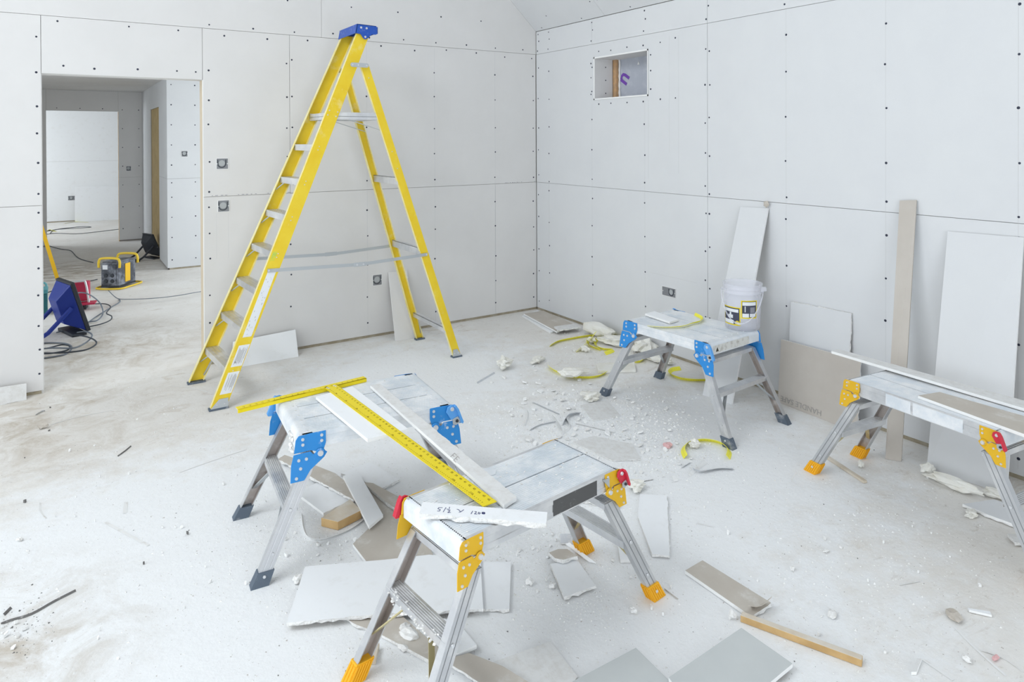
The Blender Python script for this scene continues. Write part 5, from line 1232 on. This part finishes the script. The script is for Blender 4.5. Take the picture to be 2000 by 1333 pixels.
grit('plaster_grit', 'fine white plaster grit scattered over the floor around the platforms', [(1150, 835, 80, 34, 5200, .005, .013), (1240, 880, 75, 30, 2600, .004, .010), (1060, 1060, 90, 50, 2600, .0025, .006), (1180, 1130, 120, 60, 900, .002, .005), (640, 1060, 110, 50, 1600, .002, .005), (1160, 690, 60, 25, 500, .004, .009), (760, 1240, 70, 50, 700, .002, .005), (1190, 1000, 60, 50, 1000, .0025, .006)], 11)
grit('floor_grit', 'thin scatter of pale crumbs over the whole floor', [(1000, 980, 520, 190, 2600, .002, .006), (450, 900, 260, 160, 900, .002, .005), (1700, 1100, 180, 130, 900, .002, .006), (240, 700, 70, 60, 200, .004, .009)], 12)
grit('dark_grit', 'sparse dark specks scattered on the floor', [(1000, 1000, 520, 190, 330, .002, .005), (40, 1230, 30, 25, 120, .002, .006)], 13, 'darkscrap')

# ------------------------------------------------------------------ things in the hall
# site transformer in a yellow tube frame
tA, tB, tC = V((-3.40, 3.35, 0)), V((-3.235, 3.23, 0)), V((-3.045, 3.47, 0))
ctr = (tA+tC)/2; ex = (tB-tA).normalized(); rz = math.atan2(ex.y, ex.x)
tr_ = thing('site_transformer', 'black site transformer in a yellow tube frame on the hall floor', 'transformer', (ctr.x, ctr.y, 0), rz)
w_, d_, h_ = .10, .15, .285
MB().box((-w_, -d_, .035), (w_, d_, h_)).build('case', 'trf', tr_, bevel=.008)
MB().box((-w_+.01, -d_+.01, h_), (w_-.01, d_-.01, h_+.012)).build('top_plate', 'trf', tr_, bevel=.004)
MB().box((-w_+.015, -d_-.008, .06), (w_-.03, -d_, h_-.02)).build('socket_panel', 'trf', tr_, bevel=.003)
MB().box((-.075, -d_-.011, .215), (-.02, -d_-.008, .262)).build('rating_label', 'sticker', tr_)
for sx, z in ((-.04, .15), (.03, .15), (-.04, .09), (.03, .09)): mb = MB(); mb.disc((sx, -d_-.008, z), (0, -1, 0), .022, .008, 14); mb.build('socket_outlet', 'black', tr_)
MB().box((w_, -.045, .06), (w_+.006, .045, .26)).build('side_label', 'polyel', tr_, bevel=.002)
for y in (-d_-.012, d_+.012):
    p = smooth_path([(-w_-.015, y, .235), (-w_-.015, y, .30), (-w_+.02, y, .335), (w_-.02, y, .335), (w_+.015, y, .30), (w_+.015, y, .235)], 4)
    MB().tube(p, .013, 10).build('carry_handle', 'tube', tr_, smooth=True)
p = smooth_path([(-w_-.03, -d_-.03, .013), (w_+.02, -d_-.03, .013), (w_+.05, -d_*.3, .013), (w_+.06, d_*.4, .013), (w_+.03, d_+.05, .013), (-w_-.03, d_+.04, .013), (-w_-.05, 0, .013)], 5, True)
MB().tube(p, .0095, 10, closed=True).build('floor_skid', 'tube', tr_, smooth=True)
mb = MB(); mb.box((-w_, -d_, .02), (w_, d_, .036)); mb.build('base_plate', 'black', tr_)
# flood lights
def floodlight(name, label, loc, rz, m_body, m_frame, sc=1.0, tilt=-.25):
    t = thing(name, label, 'work light', loc, rz)
    R_ = Matrix.Translation((0, 0, .19*sc)) @ Matrix.Rotation(tilt, 4, 'X')
    mb = MB(); w0 = .135*sc; h0 = .17*sc
    bk_ = [(-w0*.55, .075*sc, -h0*.5), (w0*.55, .075*sc, -h0*.5), (w0*.55, .075*sc, h0*.5), (-w0*.55, .075*sc, h0*.5)]
    ft_ = [(-w0, -.02*sc, -h0), (w0, -.02*sc, -h0), (w0, -.02*sc, h0), (-w0, -.02*sc, h0)]
    mb.add([R_ @ V(p) for p in ft_+bk_], [[0, 1, 2, 3], [4, 5, 6, 7], [0, 1, 5, 4], [1, 2, 6, 5], [2, 3, 7, 6], [3, 0, 4, 7]]); mb.build('housing', m_body, t, bevel=.006)
    mb = MB(); mb.box((-w0*1.06, -.045*sc, -h0*1.06), (w0*1.06, -.02*sc, h0*1.06), T=R_); mb.build('front_frame', 'black', t, bevel=.004)
    mb = MB(); mb.box((-w0*.9, -.048*sc, -h0*.9), (w0*.9, -.045*sc, h0*.9), T=R_); mb.build('glass', 'lens', t)
    for s_ in (-1, 1):
        mb = MB(); mb.tube([(s_*w0*.95, .02*sc, .20*sc), (s_*w0*.95, .16*sc, .06*sc), (s_*w0*.95, .24*sc, .016*sc)], .014*sc, 8); mb.build('stand_arm', m_frame, t)
    mb = MB(); mb.box((-w0*1.05, .22*sc, 0), (w0*1.05, .25*sc, .028*sc)); mb.build('stand_bar', m_frame, t, bevel=.003)
    mb = MB(); mb.box((-w0*1.0, -.07*sc, 0), (w0*1.0, .02*sc, .022*sc)); mb.build('stand_base', m_frame if m_frame != 'dblue' else 'black', t, bevel=.003)
    return t
p = smooth_path
fb = floodlight('work_light', 'blue-backed work light tipped on its stand just inside the hall opening', (-3.70, 1.52, 0), math.radians(108), 'dblue', 'dblue', 1.2, -.28)
fk = floodlight('work_light', 'small black work light standing by the yellow timber doorway in the hall', (-2.74, 5.22, 0), math.radians(112), 'black', 'black', .92, -.38)
# teal box, red light behind
tb = thing('teal_case', 'teal plastic tool case behind the blue-backed work light', 'tool case', (-3.955, 2.44, 0), 0)
MB().box((-.12, -.10, 0), (.10, .10, .20)).build('case', 'teal', tb, bevel=.012)
MB().box((-.125, -.105, .20), (.105, .105, .235)).build('lid', mat('light_teal', (.10, .34, .38), .5), tb, bevel=.008)
mb = MB(); mb.tube(smooth_path([(-.06, -.108, .235), (-.06, -.10, .30), (.08, -.10, .30), (.09, -.10, .235)], 4), .010, 8); mb.build('carry_handle', mat('light_teal_handle', (.16, .42, .46), .5), tb)
for z in (.06, .13): MB().box((-.12, -.104, z), (.10, -.10, z+.012)).build('rib', 'teal', tb)
rl = thing('red_work_light', 'red work light in a grey tube frame behind the blue-backed one', 'work light', (-3.64, 2.46, 0), math.radians(-10))
MB().box((-.10, -.05, .08), (.12, .06, .26)).build('housing', 'redcase', rl, bevel=.012)
MB().box((-.04, -.12, .055), (.18, .0, .072)).build('tray', 'redcase', rl, bevel=.004)
MB().box((-.10, -.05, .0), (.10, .06, .055)).build('base', 'black', rl, bevel=.004)
mb = MB(); mb.tube(smooth_path([(-.15, -.07, .012), (-.145, -.07, .22), (-.11, -.07, .26), (.06, -.07, .275), (.10, -.07, .25), (.13, -.07, .012)], 5), .010, 8); mb.build('tube_frame', 'alu', rl, smooth=True)
# yellow pole leaning at the left jamb
p0 = V((-3.763, 3.74, 0)); p1 = V((-4.02, 3.80, 1.05)); d = (p1-p0).normalized()
tag(MB().sweep([(-.018, -.018), (.018, -.018), (.018, .018), (-.018, .018)], p0, p1).build('yellow_pole', 'polyel', origin=p0), 'yellow pole leaning out of sight at the left side of the hall', 'pole')
# cables
NC = [0]
def cable(label, pp, mt='cable', r=.005, zs=None, closed=False, name='power_cable'):
    q = []; NC[0] += 1; lift = (NC[0] % 5)*.0095 if NC[0] > 2 and NC[0] < 12 else 0
    for i, (x, y) in enumerate(pp):
        z = (zs[i] if zs else 0)+r+lift*(0 if i in (0, len(pp)-1) and NC[0] in (3, 4) else 1); q.append(G(x, y, z))
    q = smooth_path(q, 7, closed); q = [V((v.x, v.y, max(v.z, r*.9))) for v in q]
    mb = MB(); mb.tube(q, r, 6, closed=closed); o = mb.build(name, mt, origin=(q[0].x, q[0].y, 0), smooth=True); return tag(o, label, 'cable')
cable('black cable snaking from the partition opening to the transformer', [(90, 478), (104, 483), (120, 487), (138, 490), (150, 502), (162, 508), (182, 513)])
cable('short black cable between the transformer and the black work light', [(250, 522), (262, 514), (268, 508)])
cable('dark cable running left from the transformer to the teal case', [(190, 546), (165, 552), (146, 557), (125, 562), (98, 570), (70, 580)])
cable('grey cable running from the transformer across the hall to the right', [(212, 568), (222, 578), (232, 584), (252, 585), (300, 583), (345, 578), (392, 570), (430, 566)], 'cable_g', .004)
cable('grey cable joining the transformer lead to the coil of cables', [(232, 584), (234, 590), (218, 600), (205, 608), (186, 620), (170, 632), (160, 640)], 'cable_g')
cable('grey cable arching out of the red work light', [(142, 580), (155, 572), (175, 576), (195, 592), (201, 612), (190, 626), (170, 630), (150, 640), (110, 650)], 'cable_g', .006, [.15, .22, .20, .08, .0, 0, 0, 0, 0])
cable('dark cable looping right of the red work light', [(158, 594), (180, 594), (205, 594), (216, 600), (208, 612), (218, 618), (215, 626), (195, 634), (165, 640)], 'cable')
cable('grey cable loop trailing over the blue-backed work light foot', [(150, 650), (168, 648), (180, 655), (170, 668), (145, 680), (110, 680), (75, 682)], 'cable_g', .006)
cable('dark cable loop at the front of the cable coil', [(76, 690), (110, 690), (140, 688), (170, 683), (188, 672), (182, 663), (160, 656), (140, 655)], 'cable', .006)
cable('grey cable ring of the coil just inside the opening', [(70, 672), (100, 670), (130, 672), (140, 680), (128, 692), (100, 698), (70, 702)], 'cable_g', .006)
cable('second dark ring of the coil just inside the opening', [(70, 684), (95, 680), (120, 674), (135, 676), (132, 684), (105, 690), (70, 692)], 'cable', .006, [.01]*7)
cable('thin cable along the far room floor beyond the doorway', [(84, 459), (110, 456), (150, 457), (190, 453), (232, 448)], 'cable')
cable('cable loop on the far room floor', [(90, 452), (120, 447), (160, 443), (178, 444), (150, 446), (108, 449), (98, 456)], 'cable')
ribbon('yellow_tape', 'yellow tape lying on the far room floor by the partition edge', 'tape', fpath(0, (88, 453), (98, 450), (108, 453)), .05, 'strap', lean=.3, dots=False)
ribbon('yellow_tape', 'thin yellow banding on the floor below the leaning slab in the far room', 'tape', fpath(0, (126, 437), (148, 434), (172, 435)), .03, 'strap', lean=.2, dots=False)
